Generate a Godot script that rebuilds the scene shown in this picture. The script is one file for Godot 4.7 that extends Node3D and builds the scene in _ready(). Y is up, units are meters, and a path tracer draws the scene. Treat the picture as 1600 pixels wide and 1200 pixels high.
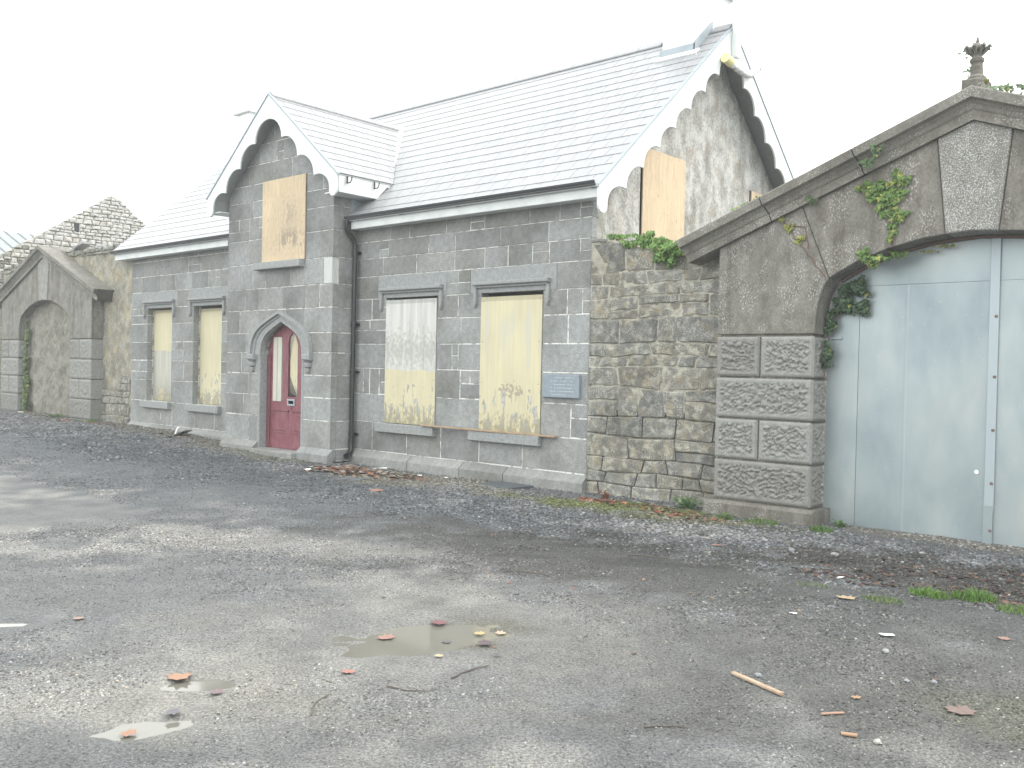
extends Node3D
# A derelict stone gate lodge between two gateways, on a wet gravelled yard under a white overcast sky.
# x runs along the lodge front (front wall plane z = 0), y is up, z comes towards the camera.

var rng := RandomNumberGenerator.new()
var used := {}
var M := {}
var T := {}

# ---------------------------------------------------------------- mesh building
class MB:
	var v := PackedVector3Array()
	var n := PackedVector3Array()
	var c := PackedColorArray()
	var uv := PackedVector2Array()
	var col := Color.WHITE

	func tri(a: Vector3, b: Vector3, d: Vector3) -> void:   # counter-clockwise seen from outside
		var m := (b - a).cross(d - a)
		if m.length_squared() < 1e-16:
			return
		m = m.normalized()
		for p: Vector3 in [a, d, b]:
			v.append(p)
			n.append(m)
			c.append(col)
			uv.append(Vector2.ZERO)

	func trin(a: Vector3, b: Vector3, d: Vector3, na: Vector3, nb: Vector3, nd: Vector3) -> void:
		v.append(a); v.append(d); v.append(b)
		n.append(na); n.append(nd); n.append(nb)
		for i in 3:
			c.append(col)
			uv.append(Vector2.ZERO)

	func quad(a: Vector3, b: Vector3, d: Vector3, e: Vector3) -> void:
		tri(a, b, d)
		tri(a, d, e)

	func quad_uv(a: Vector3, b: Vector3, d: Vector3, e: Vector3) -> void:   # uv (0,1) (1,1) (1,0) (0,0)
		var at := v.size()
		quad(a, b, d, e)
		if v.size() == at + 6:
			var t := [Vector2(0, 1), Vector2(1, 0), Vector2(1, 1), Vector2(0, 1), Vector2(0, 0), Vector2(1, 0)]
			for i in 6:
				uv[at + i] = t[i]

	func box(lo: Vector3, hi: Vector3) -> void:
		var p := func(i: int) -> Vector3: return Vector3(hi.x if i & 1 else lo.x, hi.y if i & 2 else lo.y, hi.z if i & 4 else lo.z)
		quad(p.call(4), p.call(5), p.call(7), p.call(6))
		quad(p.call(1), p.call(0), p.call(2), p.call(3))
		quad(p.call(5), p.call(1), p.call(3), p.call(7))
		quad(p.call(0), p.call(4), p.call(6), p.call(2))
		quad(p.call(6), p.call(7), p.call(3), p.call(2))
		quad(p.call(0), p.call(1), p.call(5), p.call(4))

	func cbox(lo: Vector3, hi: Vector3, b: float) -> void:  # box with chamfered edges (on the four long front and vertical edges)
		var poly := PackedVector2Array([Vector2(lo.x, lo.y), Vector2(hi.x, lo.y), Vector2(hi.x, hi.y), Vector2(lo.x, hi.y)])
		prism(poly, lo.z, hi.z, b, true)

	func prism(poly_in: PackedVector2Array, z0: float, z1: float, bev := 0.0, back := false) -> void:
		var poly := poly_in
		var area := 0.0
		for i in poly.size():
			area += poly[i].cross(poly[(i + 1) % poly.size()])
		if area < 0.0:
			poly = poly_in.duplicate()
			poly.reverse()
		var k := poly.size()
		var inner := PackedVector2Array()
		for i in k:
			if bev > 0.0:
				var e0 := (poly[i] - poly[(i + k - 1) % k]).normalized()
				var e1 := (poly[(i + 1) % k] - poly[i]).normalized()
				var n0 := Vector2(-e0.y, e0.x)
				var n1 := Vector2(-e1.y, e1.x)
				var m := n0 + n1
				m = m / maxf(0.35, 1.0 + n0.dot(n1))
				inner.append(poly[i] + m * bev)
			else:
				inner.append(poly[i])
		var idx := Geometry2D.triangulate_polygon(inner)
		if idx.is_empty() and bev > 0.0:
			prism(poly, z0, z1, 0.0, back)
			return
		for t in range(0, idx.size(), 3):
			var a := inner[idx[t]]
			var b := inner[idx[t + 1]]
			var d := inner[idx[t + 2]]
			if (b - a).cross(d - a) < 0.0:
				var s := b
				b = d
				d = s
			tri(Vector3(a.x, a.y, z1), Vector3(b.x, b.y, z1), Vector3(d.x, d.y, z1))
			if back:
				tri(Vector3(a.x, a.y, z0), Vector3(d.x, d.y, z0), Vector3(b.x, b.y, z0))
		for i in k:
			var j := (i + 1) % k
			var a := poly[i]
			var b := poly[j]
			quad(Vector3(a.x, a.y, z0), Vector3(b.x, b.y, z0), Vector3(b.x, b.y, z1 - bev), Vector3(a.x, a.y, z1 - bev))
			if bev > 0.0:
				quad(Vector3(a.x, a.y, z1 - bev), Vector3(b.x, b.y, z1 - bev), Vector3(inner[j].x, inner[j].y, z1), Vector3(inner[i].x, inner[i].y, z1))

	func grid(nx: int, ny: int, f: Callable, colf: Variant = null) -> void:  # f(u, v) -> Vector3, u to the right, v up seen from outside
		var p := PackedVector3Array()
		p.resize((nx + 1) * (ny + 1))
		var cc := PackedColorArray()
		cc.resize(p.size())
		for j in ny + 1:
			for i in nx + 1:
				p[j * (nx + 1) + i] = f.call(float(i) / nx, float(j) / ny)
				cc[j * (nx + 1) + i] = colf.call(p[j * (nx + 1) + i]) if colf != null else col
		var q := PackedVector3Array()
		q.resize(p.size())
		for j in ny + 1:
			for i in nx + 1:
				var a := p[j * (nx + 1) + maxi(i - 1, 0)]
				var b := p[j * (nx + 1) + mini(i + 1, nx)]
				var d := p[maxi(j - 1, 0) * (nx + 1) + i]
				var e := p[mini(j + 1, ny) * (nx + 1) + i]
				q[j * (nx + 1) + i] = (b - a).cross(e - d).normalized()
		for j in ny:
			for i in nx:
				var k := j * (nx + 1) + i
				for t: int in [k, k + nx + 2, k + 1, k, k + nx + 1, k + nx + 2]:
					v.append(p[t])
					n.append(q[t])
					c.append(cc[t])
					uv.append(Vector2(float(t % (nx + 1)) / nx, 1.0 - float(t / (nx + 1)) / ny))

	func tube(pts: PackedVector3Array, radii: PackedFloat32Array, sides := 8, caps := true) -> void:
		var rings := []
		var nn := Vector3.ZERO
		for i in pts.size():
			var d := (pts[mini(i + 1, pts.size() - 1)] - pts[maxi(i - 1, 0)]).normalized()
			if nn == Vector3.ZERO:
				nn = d.cross(Vector3.UP if absf(d.y) < 0.9 else Vector3.RIGHT).normalized()
			nn = (nn - d * nn.dot(d)).normalized()
			var bb := d.cross(nn)
			var ring := []
			for s in sides:
				var a := TAU * s / sides
				ring.append([pts[i] + (nn * cos(a) + bb * sin(a)) * radii[mini(i, radii.size() - 1)], nn * cos(a) + bb * sin(a)])
			rings.append(ring)
		for i in pts.size() - 1:
			for s in sides:
				var t := (s + 1) % sides
				var a: Array = rings[i][s]
				var b: Array = rings[i][t]
				var d: Array = rings[i + 1][t]
				var e: Array = rings[i + 1][s]
				trin(a[0], b[0], d[0], a[1], b[1], d[1])
				trin(a[0], d[0], e[0], a[1], d[1], e[1])
		if caps:
			for s in sides:
				var t := (s + 1) % sides
				tri(pts[0], rings[0][t][0], rings[0][s][0])
				tri(pts[-1], rings[-1][s][0], rings[-1][t][0])

	func lathe(prof: PackedVector2Array, sides := 16, at := Vector3.ZERO) -> void:  # (radius, height) from the bottom up
		for i in prof.size() - 1:
			var a := prof[i]
			var b := prof[i + 1]
			var s := (b - a).normalized()
			for k in sides:
				var t0 := TAU * k / sides
				var t1 := TAU * (k + 1) / sides
				var d0 := Vector3(sin(t0), 0, cos(t0))
				var d1 := Vector3(sin(t1), 0, cos(t1))
				var p := [at + d0 * a.x + Vector3.UP * a.y, at + d1 * a.x + Vector3.UP * a.y, at + d1 * b.x + Vector3.UP * b.y, at + d0 * b.x + Vector3.UP * b.y]
				var m0 := (d0 * s.y - Vector3.UP * s.x)
				var m1 := (d1 * s.y - Vector3.UP * s.x)
				trin(p[0], p[1], p[2], m0, m1, m1)
				trin(p[0], p[2], p[3], m0, m1, m0)

	func moved(x: Transform3D) -> void:
		for i in v.size():
			v[i] = x * v[i]
			n[i] = (x.basis * n[i]).normalized()

	func mesh() -> ArrayMesh:
		var a := []
		a.resize(Mesh.ARRAY_MAX)
		a[Mesh.ARRAY_VERTEX] = v
		a[Mesh.ARRAY_NORMAL] = n
		a[Mesh.ARRAY_COLOR] = c
		a[Mesh.ARRAY_TEX_UV] = uv
		var m := ArrayMesh.new()
		if v.size():
			m.add_surface_from_arrays(Mesh.PRIMITIVE_TRIANGLES, a)
		return m


func numbered(parent: Node, called: String) -> String:
	var key := "%d/%s" % [parent.get_instance_id(), called]
	var k: int = used.get(key, 0)
	used[key] = k + 1
	return called if k == 0 else "%s_%03d" % [called, k]


func put(called: String, what: Variant, mat: Material, parent: Node = self, at := Transform3D.IDENTITY) -> MeshInstance3D:
	var o := MeshInstance3D.new()
	o.name = numbered(parent, called)
	if not (what is MB and what.v.is_empty()):
		o.mesh = what.mesh() if what is MB else what
	o.material_override = mat
	o.transform = at
	parent.add_child(o, true)
	return o


func base(called: String, at := Vector3.ZERO, parent: Node = self) -> Node3D:
	var o := Node3D.new()
	o.name = numbered(parent, called)
	o.position = at
	parent.add_child(o, true)
	return o


func tag(o: Node, label: String, category: String, group := "") -> void:
	o.set_meta("label", label)
	o.set_meta("category", category)
	if group:
		o.set_meta("group", group)


func kind(o: Node, k: String) -> void:
	o.set_meta("kind", k)


func rect(x0: float, y0: float, x1: float, y1: float) -> PackedVector2Array:
	return PackedVector2Array([Vector2(x0, y0), Vector2(x1, y0), Vector2(x1, y1), Vector2(x0, y1)])


func poly_area(p: PackedVector2Array) -> float:
	var a := 0.0
	for i in p.size():
		a += p[i].cross(p[(i + 1) % p.size()])
	return a * 0.5


func clipped(p: PackedVector2Array, region: PackedVector2Array, holes: Array) -> Array:
	var out := []
	for q: PackedVector2Array in Geometry2D.intersect_polygons(p, region):
		if absf(poly_area(q)) > 0.0008:
			out.append(q)
	for h: PackedVector2Array in holes:
		var next := []
		for q: PackedVector2Array in out:
			for r: PackedVector2Array in Geometry2D.clip_polygons(q, h):
				if absf(poly_area(r)) > 0.0008:
					next.append(r)
		out = next
	return out


func centre(p: PackedVector2Array) -> Vector2:
	var lo := p[0]
	var hi := p[0]
	for q in p:
		lo = lo.min(q)
		hi = hi.max(q)
	return (lo + hi) * 0.5


# ---------------------------------------------------------------- textures and materials
func lin(r: float, g: float, b: float) -> Color:
	return Color(r, g, b).linear_to_srgb()


func noise_bytes(size: int, freq: float, octaves: int, sd: int, cell := false, ridged := false) -> PackedByteArray:
	var f := FastNoiseLite.new()
	f.seed = sd
	f.frequency = freq
	f.noise_type = FastNoiseLite.TYPE_CELLULAR if cell else FastNoiseLite.TYPE_SIMPLEX_SMOOTH
	if cell:
		f.cellular_return_type = FastNoiseLite.RETURN_DISTANCE
	f.fractal_type = FastNoiseLite.FRACTAL_RIDGED if ridged else (FastNoiseLite.FRACTAL_FBM if octaves > 1 else FastNoiseLite.FRACTAL_NONE)
	f.fractal_octaves = octaves
	var im := f.get_seamless_image(size, size)
	im.convert(Image.FORMAT_L8)
	return im.get_data()


# layers: [freq, octaves, seed, weight, cell]; stops: [t, linear colour]; masks: [freq, octaves, seed, lo, hi, linear colour, strength, frequency of the areas it keeps to]
func tex(size: int, layers: Array, stops: Array, masks := []) -> ImageTexture:
	var g := Gradient.new()
	g.offsets = PackedFloat32Array(stops.map(func(s): return s[0]))
	g.colors = PackedColorArray(stops.map(func(s): return s[1]))
	var lut := []
	for i in 256:
		lut.append(g.sample(i / 255.0))
	var acc := PackedFloat32Array()
	acc.resize(size * size)
	acc.fill(0.0)
	for l: Array in layers:
		var b := noise_bytes(size, l[0], l[1], l[2], l.size() > 4 and l[4])
		var w: float = l[3]
		for i in b.size():
			acc[i] += w * (b[i] - 127.5)
	var cols := PackedVector3Array()
	cols.resize(size * size)
	for i in acc.size():
		var k: Color = lut[clampi(int(acc[i] + 127.5), 0, 255)]
		cols[i] = Vector3(k.r, k.g, k.b)
	for m: Array in masks:
		var b := noise_bytes(size, m[0], m[1], m[2])
		var lo: float = m[3] * 255.0
		var hi: float = m[4] * 255.0
		var mc := Vector3(m[5].r, m[5].g, m[5].b)
		var st: float = m[6]
		var gate := noise_bytes(size, m[7], 4, m[2] + 500) if m.size() > 7 else PackedByteArray()
		for i in b.size():
			var t := clampf((b[i] - lo) / (hi - lo), 0.0, 1.0) * st
			if t > 0.0 and m.size() > 7:
				t *= clampf((gate[i] - 118.0) / 40.0, 0.0, 1.0)
			if t > 0.0:
				cols[i] = cols[i].lerp(mc, t)
	var out := PackedByteArray()
	out.resize(size * size * 3)
	var s8 := PackedByteArray()
	s8.resize(1025)
	for i in 1025:
		s8[i] = int(clampf(Color(i / 1024.0, 0, 0).linear_to_srgb().r * 255.0 + 0.5, 0, 255))
	for i in cols.size():
		var k := cols[i]
		out[i * 3] = s8[clampi(int(k.x * 1024.0), 0, 1024)]
		out[i * 3 + 1] = s8[clampi(int(k.y * 1024.0), 0, 1024)]
		out[i * 3 + 2] = s8[clampi(int(k.z * 1024.0), 0, 1024)]
	return ImageTexture.create_from_image(Image.create_from_data(size, size, false, Image.FORMAT_RGB8, out))


func height_tex(size: int, layers: Array) -> ImageTexture:
	var acc := PackedFloat32Array()
	acc.resize(size * size)
	acc.fill(127.5)
	for l: Array in layers:
		var b := noise_bytes(size, l[0], l[1], l[2], l.size() > 4 and l[4])
		var w: float = l[3]
		for i in b.size():
			acc[i] += w * (b[i] - 127.5)
	var out := PackedByteArray()
	out.resize(size * size)
	for i in acc.size():
		out[i] = clampi(int(acc[i]), 0, 255)
	return ImageTexture.create_from_image(Image.create_from_data(size, size, false, Image.FORMAT_L8, out))


func mat(tint: Color, albedo: Texture2D, scale: Vector3, rough := 0.9, bump: Texture2D = null, bump_cm := 0.0, detail: Texture2D = null, detail_scale := Vector3.ONE) -> StandardMaterial3D:
	var m := StandardMaterial3D.new()
	m.albedo_color = tint
	m.roughness = rough
	m.vertex_color_use_as_albedo = true
	m.uv1_triplanar = true
	m.uv1_world_triplanar = true
	m.uv1_scale = scale
	m.albedo_texture = albedo
	if bump:
		m.heightmap_enabled = true
		m.heightmap_texture = bump
		m.heightmap_scale = bump_cm
	if detail:
		m.detail_enabled = true
		m.detail_albedo = detail
		m.detail_blend_mode = BaseMaterial3D.BLEND_MODE_MUL
		m.detail_uv_layer = BaseMaterial3D.DETAIL_UV_2
		m.uv2_triplanar = true
		m.uv2_world_triplanar = true
		m.uv2_scale = detail_scale
	return m


func plain(c: Color, rough := 0.6, metal := 0.0, spec := 0.5) -> StandardMaterial3D:
	var m := StandardMaterial3D.new()
	m.albedo_color = c
	m.roughness = rough
	m.metallic = metal
	m.metallic_specular = spec
	m.vertex_color_use_as_albedo = true
	return m


func tints(m: StandardMaterial3D, list: Array) -> Array:
	var out := []
	for t: Color in list:
		var k: StandardMaterial3D = m.duplicate()
		k.albedo_color = t
		out.append(k)
	return out


func uv_mat(im: Image, rough := 0.8) -> StandardMaterial3D:
	var m := StandardMaterial3D.new()
	m.albedo_texture = ImageTexture.create_from_image(im)
	m.roughness = rough
	m.texture_repeat = false
	return m


# plywood sheets: «paint» kinds have peeling yellow and white paint, bare ones show the grain
func board_image(which: String, w: int, h: int, sd: int) -> Image:
	var im := Image.create(w, h, false, Image.FORMAT_RGB8)
	var fine := FastNoiseLite.new()
	fine.seed = sd
	fine.frequency = 0.05
	fine.fractal_octaves = 4
	var broad := FastNoiseLite.new()
	broad.seed = sd + 7
	broad.frequency = 0.012
	broad.fractal_octaves = 4
	var spots := FastNoiseLite.new()
	spots.seed = sd + 19
	spots.frequency = 0.09
	spots.fractal_octaves = 3
	var yellow := Vector3(0.535, 0.485, 0.33)
	var pale := Vector3(0.50, 0.50, 0.475)
	var bare := Vector3(0.29, 0.27, 0.23)
	var wood := Vector3(0.52, 0.41, 0.275)
	for y in h:
		var t := float(y) / h
		for x in w:
			var s := float(x) / w
			var grain := fine.get_noise_2d(x * 2.2, y * 0.12)
			var bl := broad.get_noise_2d(x, y * 0.6)
			var sp := spots.get_noise_2d(x, y * 0.8)
			var streak := broad.get_noise_2d(x * 3.0, y * 0.18 + 300.0)
			var flake := broad.get_noise_2d(x * 4.5 + 90.0, y * 1.5 - 60.0)
			var c := yellow
			if which == "bare" or which == "bare_stained":
				var ring := sin((s * 9.0 + bl * 2.4 + fine.get_noise_2d(x * 0.3, y * 0.05) * 5.0) * 5.0)
				c = wood * (1.0 + 0.05 * ring + 0.14 * grain + 0.12 * bl)
				if sp > 0.56:
					c = c.lerp(Vector3(0.30, 0.16, 0.09), clampf((sp - 0.56) * 6.0, 0, 0.8))
				if which == "bare_stained":
					var k := clampf(1.0 - absf(t - 0.78) * 5.0, 0, 1) * clampf(0.2 + s * 1.2, 0, 1) + 0.55 * clampf(1.0 - Vector2((s - 0.62) * 2.2, (t - 0.45) * 2.6).length(), 0, 1)
					k *= clampf(0.35 + bl * 1.6 + sp * 0.9 + grain * 1.3, 0, 1)
					c = c.lerp(Vector3(0.17, 0.145, 0.125), clampf(k, 0, 0.7))
			else:
				c = yellow * (1.0 + 0.10 * bl + 0.08 * grain)
				var edge := t + bl * 0.02
				if which == "white_over_yellow" and edge < 0.565:
					c = pale * (1.0 + 0.16 * grain + 0.22 * streak)
					var grime := clampf(1.0 - absf(t - 0.40) * 6.0 + sp * 1.2, 0, 1)
					c = c.lerp(Vector3(0.30, 0.30, 0.27), grime * 0.62)
				if which == "yellow_over_grey" and edge > 0.445:
					c = Vector3(0.40, 0.385, 0.34) * (1.0 + 0.15 * grain + 0.25 * streak)
					c = c.lerp(Vector3(0.26, 0.25, 0.21), clampf((t - 0.8) * 3.0 + streak * 0.8, 0, 0.7))
					if t > 0.86 and streak > 0.08 and s < 0.45:
						c = yellow * 0.8
				if which == "yellow_peeling":
					c = c.lerp(pale * 0.9, clampf(0.35 + streak * 1.6 - absf(t - 0.22) * 3.0, 0, 0.5))
					if Vector2((s - 0.52) * 1.0, (t - 0.69) * 3.4).length() < 0.15 + sp * 0.22 and sp > -0.05:
						c = Vector3(0.34, 0.29, 0.22)
				if which != "yellow_over_grey":
					var peel := clampf((t - 0.76) * 4.0, 0, 1) * 0.55 + flake * 1.3 + streak * 0.35 + grain * 0.3 - 0.30
					if peel > 0.12 and t > 0.68:
						c = bare.lerp(pale, clampf(0.5 + sp, 0, 1)) * (0.9 + 0.2 * grain)
				if t > 0.84:
					c = c.lerp(Vector3(0.24, 0.21, 0.11), clampf((t - 0.86) * 4.5 + sp * 0.9 + grain * 0.4, 0, 0.8))
				if t < 0.03:
					c = c * 0.75
			im.set_pixel(x, y, Color(clampf(c.x, 0, 1), clampf(c.y, 0, 1), clampf(c.z, 0, 1)).linear_to_srgb())
	return im


func make_materials() -> void:
	T.bump_fine = height_tex(512, [[0.06, 4, 11, 0.7], [0.25, 2, 12, 0.5]])
	T.bump_rough = height_tex(512, [[0.02, 5, 13, 0.8], [0.09, 2, 14, 0.4, true]])
	T.dents = height_tex(256, [[0.010, 2, 17, 0.9]])
	T.bump_gravel = height_tex(512, [[0.11, 1, 15, -0.9, true], [0.03, 3, 16, 0.4]])
	T.ashlar = tex(1024, [[0.012, 4, 21, 0.36], [0.06, 4, 22, 0.62], [0.20, 2, 25, 0.45]],
		[[0.0, Color(0.17, 0.172, 0.172)], [0.5, Color(0.325, 0.33, 0.328)], [0.8, Color(0.42, 0.425, 0.42)], [1.0, Color(0.60, 0.60, 0.58)]],
		[[0.07, 3, 23, 0.68, 0.80, Color(0.52, 0.52, 0.50), 0.5, 0.008], [0.05, 3, 24, 0.68, 0.85, Color(0.15, 0.15, 0.145), 0.45, 0.01]])
	T.weather = tex(256, [[0.018, 5, 31, 1.0]],
		[[0.0, Color(0.62, 0.61, 0.58)], [0.45, Color(0.88, 0.88, 0.87)], [0.75, Color(1, 1, 1)], [1.0, Color(1, 1, 1)]])
	T.mortar = tex(256, [[0.06, 4, 33, 0.9]],
		[[0.0, Color(0.46, 0.455, 0.44)], [0.5, Color(0.66, 0.655, 0.63)], [1.0, Color(0.76, 0.75, 0.72)]],
		[[0.02, 3, 34, 0.56, 0.72, Color(0.27, 0.265, 0.255), 0.9]])
	T.rubble = tex(1024, [[0.010, 5, 41, 0.45], [0.06, 3, 42, 0.5], [0.16, 3, 47, 0.45]],
		[[0.0, Color(0.075, 0.073, 0.067)], [0.45, Color(0.20, 0.197, 0.184)], [0.75, Color(0.30, 0.295, 0.275)], [1.0, Color(0.52, 0.51, 0.47)]],
		[[0.012, 6, 43, 0.50, 0.85, Color(0.56, 0.545, 0.48), 0.7], [0.009, 5, 44, 0.58, 0.85, Color(0.44, 0.35, 0.20), 0.42], [0.07, 4, 45, 0.64, 0.74, Color(0.06, 0.06, 0.055), 0.6, 0.01], [0.08, 4, 46, 0.62, 0.70, Color(0.60, 0.59, 0.54), 0.75, 0.008]])
	T.render = tex(1024, [[0.010, 5, 51, 0.55], [0.05, 4, 52, 0.4], [0.15, 3, 55, 0.4]],
		[[0.0, Color(0.16, 0.15, 0.14)], [0.35, Color(0.34, 0.335, 0.32)], [0.6, Color(0.52, 0.52, 0.505)], [1.0, Color(0.74, 0.74, 0.72)]],
		[[0.007, 4, 53, 0.60, 0.80, Color(0.36, 0.28, 0.20), 0.35], [0.08, 4, 54, 0.62, 0.72, Color(0.18, 0.17, 0.16), 0.6, 0.006]])
	T.gateway = tex(1024, [[0.010, 5, 61, 0.40], [0.06, 3, 62, 0.4], [0.17, 3, 69, 0.5]],
		[[0.0, Color(0.085, 0.08, 0.073)], [0.5, Color(0.215, 0.207, 0.192)], [0.8, Color(0.30, 0.29, 0.272)], [1.0, Color(0.46, 0.455, 0.44)]],
		[[0.09, 4, 63, 0.60, 0.70, Color(0.55, 0.55, 0.53), 0.7, 0.005], [0.010, 3, 64, 0.62, 0.9, Color(0.13, 0.112, 0.094), 0.5]])
	T.lichen = tex(1024, [[0.010, 4, 65, 0.3], [0.06, 3, 66, 0.45], [0.16, 3, 70, 0.45]],
		[[0.0, Color(0.085, 0.08, 0.073)], [0.5, Color(0.21, 0.203, 0.19)], [1.0, Color(0.42, 0.41, 0.39)]],
		[[0.045, 5, 67, 0.52, 0.72, Color(0.50, 0.51, 0.51), 0.6, 0.006], [0.09, 4, 68, 0.60, 0.68, Color(0.66, 0.67, 0.67), 0.7]])
	T.old_render = tex(1024, [[0.010, 5, 71, 0.5], [0.05, 4, 72, 0.4], [0.15, 3, 75, 0.4]],
		[[0.0, Color(0.10, 0.097, 0.085)], [0.45, Color(0.245, 0.237, 0.213)], [0.75, Color(0.37, 0.357, 0.325)], [1.0, Color(0.55, 0.53, 0.48)]],
		[[0.008, 5, 73, 0.55, 0.85, Color(0.48, 0.38, 0.19), 0.45], [0.06, 4, 74, 0.62, 0.74, Color(0.56, 0.54, 0.49), 0.6, 0.008], [0.07, 4, 76, 0.64, 0.74, Color(0.08, 0.08, 0.07), 0.5, 0.009]])
	T.slate = tex(512, [[0.02, 4, 81, 0.6], [0.2, 2, 82, 0.35]],
		[[0.0, Color(0.17, 0.172, 0.182)], [0.5, Color(0.245, 0.248, 0.26)], [1.0, Color(0.33, 0.333, 0.345)]])
	T.speckle = tex(1024, [[0.045, 2, 91, 0.75], [0.10, 2, 92, 0.8], [0.24, 1, 90, 0.4], [0.008, 3, 93, 0.2]],
		[[0.0, Color(0.20, 0.20, 0.205)], [0.33, Color(0.41, 0.41, 0.415)], [0.55, Color(0.63, 0.628, 0.622)], [0.78, Color(0.93, 0.92, 0.905)], [1.0, Color(1, 1, 0.98)]])
	T.ground_broad = tex(512, [[0.02, 5, 94, 1.0]], [[0.0, Color(0.66, 0.66, 0.67)], [0.5, Color(0.88, 0.88, 0.88)], [1.0, Color(1, 1, 0.98)]])
	T.zinc = tex(512, [[0.008, 4, 95, 0.85], [0.03, 3, 96, 0.2]],
		[[0.0, Color(0.245, 0.295, 0.32)], [0.5, Color(0.335, 0.38, 0.395)], [1.0, Color(0.43, 0.455, 0.45)]],
		[[0.16, 2, 97, 0.84, 0.90, Color(0.52, 0.55, 0.55), 0.5]])
	T.wood = tex(256, [[0.02, 4, 98, 0.6], [0.15, 2, 99, 0.4]], [[0.0, Color(0.22, 0.15, 0.10)], [0.5, Color(0.38, 0.28, 0.20)], [1.0, Color(0.52, 0.42, 0.32)]])
	T.paint = tex(256, [[0.02, 4, 101, 0.6], [0.2, 2, 102, 0.3]], [[0.0, Color(0.13, 0.030, 0.046)], [0.5, Color(0.185, 0.050, 0.068)], [1.0, Color(0.26, 0.10, 0.12)]],
		[[0.05, 4, 103, 0.72, 0.80, Color(0.34, 0.16, 0.18), 0.35]])
	T.white = tex(256, [[0.015, 4, 104, 0.8], [0.12, 2, 105, 0.3]], [[0.0, Color(0.60, 0.62, 0.62)], [0.5, Color(0.72, 0.735, 0.735)], [1.0, Color(0.80, 0.80, 0.80)]])
	T.moss = tex(256, [[0.04, 4, 106, 0.8], [0.2, 2, 107, 0.5]], [[0.0, Color(0.05, 0.06, 0.012)], [0.5, Color(0.14, 0.15, 0.03)], [1.0, Color(0.25, 0.23, 0.07)]])

	var ash := mat(Color.WHITE, T.ashlar, Vector3(0.62, 0.62, 0.62), 0.88, T.bump_fine, 0.35, T.weather, Vector3(0.21, 0.21, 0.21))
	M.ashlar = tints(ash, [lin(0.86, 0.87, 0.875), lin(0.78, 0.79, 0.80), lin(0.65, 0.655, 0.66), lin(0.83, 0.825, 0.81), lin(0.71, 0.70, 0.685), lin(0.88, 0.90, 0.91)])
	M.dressed = mat(lin(0.80, 0.82, 0.83), T.ashlar, Vector3(0.9, 0.9, 0.9), 0.85, T.bump_fine, 0.15)
	M.patch = mat(lin(0.66, 0.66, 0.64), T.white, Vector3(1, 1, 1), 0.9, T.bump_fine, 0.2)
	M.mortar = mat(Color.WHITE, T.mortar, Vector3(0.9, 0.9, 0.9), 0.95, T.bump_rough, 0.5)
	var rub := mat(Color.WHITE, T.rubble, Vector3(0.5, 0.5, 0.5), 0.93, T.bump_rough, 1.0, T.weather, Vector3(0.17, 0.17, 0.17))
	M.rubble = tints(rub, [lin(0.88, 0.88, 0.87), lin(0.78, 0.78, 0.78), lin(0.68, 0.685, 0.70), lin(0.88, 0.86, 0.82), lin(0.82, 0.80, 0.76)])
	M.rubble_mortar = mat(Color(1, 0.99, 0.96), T.rubble, Vector3(0.5, 0.5, 0.5), 0.95, T.bump_rough, 1.4)
	M.lime = mat(lin(1.0, 0.98, 0.92), T.mortar, Vector3(0.7, 0.7, 0.7), 0.95, T.bump_rough, 1.4, T.weather, Vector3(0.4, 0.4, 0.4))
	M.lime.albedo_color = lin(0.58, 0.555, 0.485)
	var ruin := mat(Color.WHITE, T.rubble, Vector3(0.45, 0.45, 0.45), 0.93, T.bump_rough, 1.0)
	M.ruin = tints(ruin, [lin(1.0, 0.98, 0.95), lin(0.8, 0.8, 0.78), Color(1, 1, 1), lin(0.62, 0.62, 0.6)])
	for k: StandardMaterial3D in [M.ruin[0], M.ruin[2]]:
		k.albedo_texture = T.render
	M.ruin_mortar = mat(lin(0.62, 0.60, 0.52), T.rubble, Vector3(0.8, 0.8, 0.8), 0.95, T.bump_rough, 1.4)
	M.render = mat(lin(0.86, 0.86, 0.85), T.render, Vector3(0.36, 0.27, 0.36), 0.92, T.bump_fine, 0.5, T.weather, Vector3(0.45, 0.06, 0.45))
	var gw := mat(Color.WHITE, T.gateway, Vector3(0.5, 0.30, 0.5), 0.92, T.bump_fine, 0.45, T.weather, Vector3(0.8, 0.06, 0.8))
	M.block = mat(lin(1.0, 1.0, 0.99), T.lichen, Vector3(0.9, 0.9, 0.9), 0.92, T.bump_fine, 0.3)
	M.block.albedo_texture = T.ashlar
	M.block.albedo_color = lin(0.76, 0.74, 0.705)
	M.block2 = M.block.duplicate()
	M.block2.albedo_color = lin(0.66, 0.635, 0.60)
	M.gateway = tints(gw, [lin(0.84, 0.82, 0.79), lin(0.76, 0.74, 0.705), lin(0.86, 0.85, 0.825)])
	M.keystone = mat(lin(0.84, 0.83, 0.81), T.lichen, Vector3(0.6, 0.6, 0.6), 0.92, T.bump_rough, 0.8)
	M.coping = mat(lin(0.86, 0.84, 0.81), T.gateway, Vector3(0.45, 0.45, 0.45), 0.9, T.bump_fine, 0.4, T.weather, Vector3(0.2, 0.2, 0.2))
	M.old_render = mat(lin(1, 0.98, 0.92), T.old_render, Vector3(0.36, 0.22, 0.36), 0.94, T.bump_fine, 1.0, T.weather, Vector3(0.16, 0.08, 0.16))
	M.infill = mat(lin(1.0, 0.98, 0.90), T.gateway, Vector3(0.55, 0.5, 0.55), 0.94, T.bump_fine, 1.2, T.weather, Vector3(0.3, 0.2, 0.3))
	var sl := mat(Color.WHITE, T.slate, Vector3(0.9, 0.9, 0.9), 0.42, T.bump_fine, 0.12)
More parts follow.
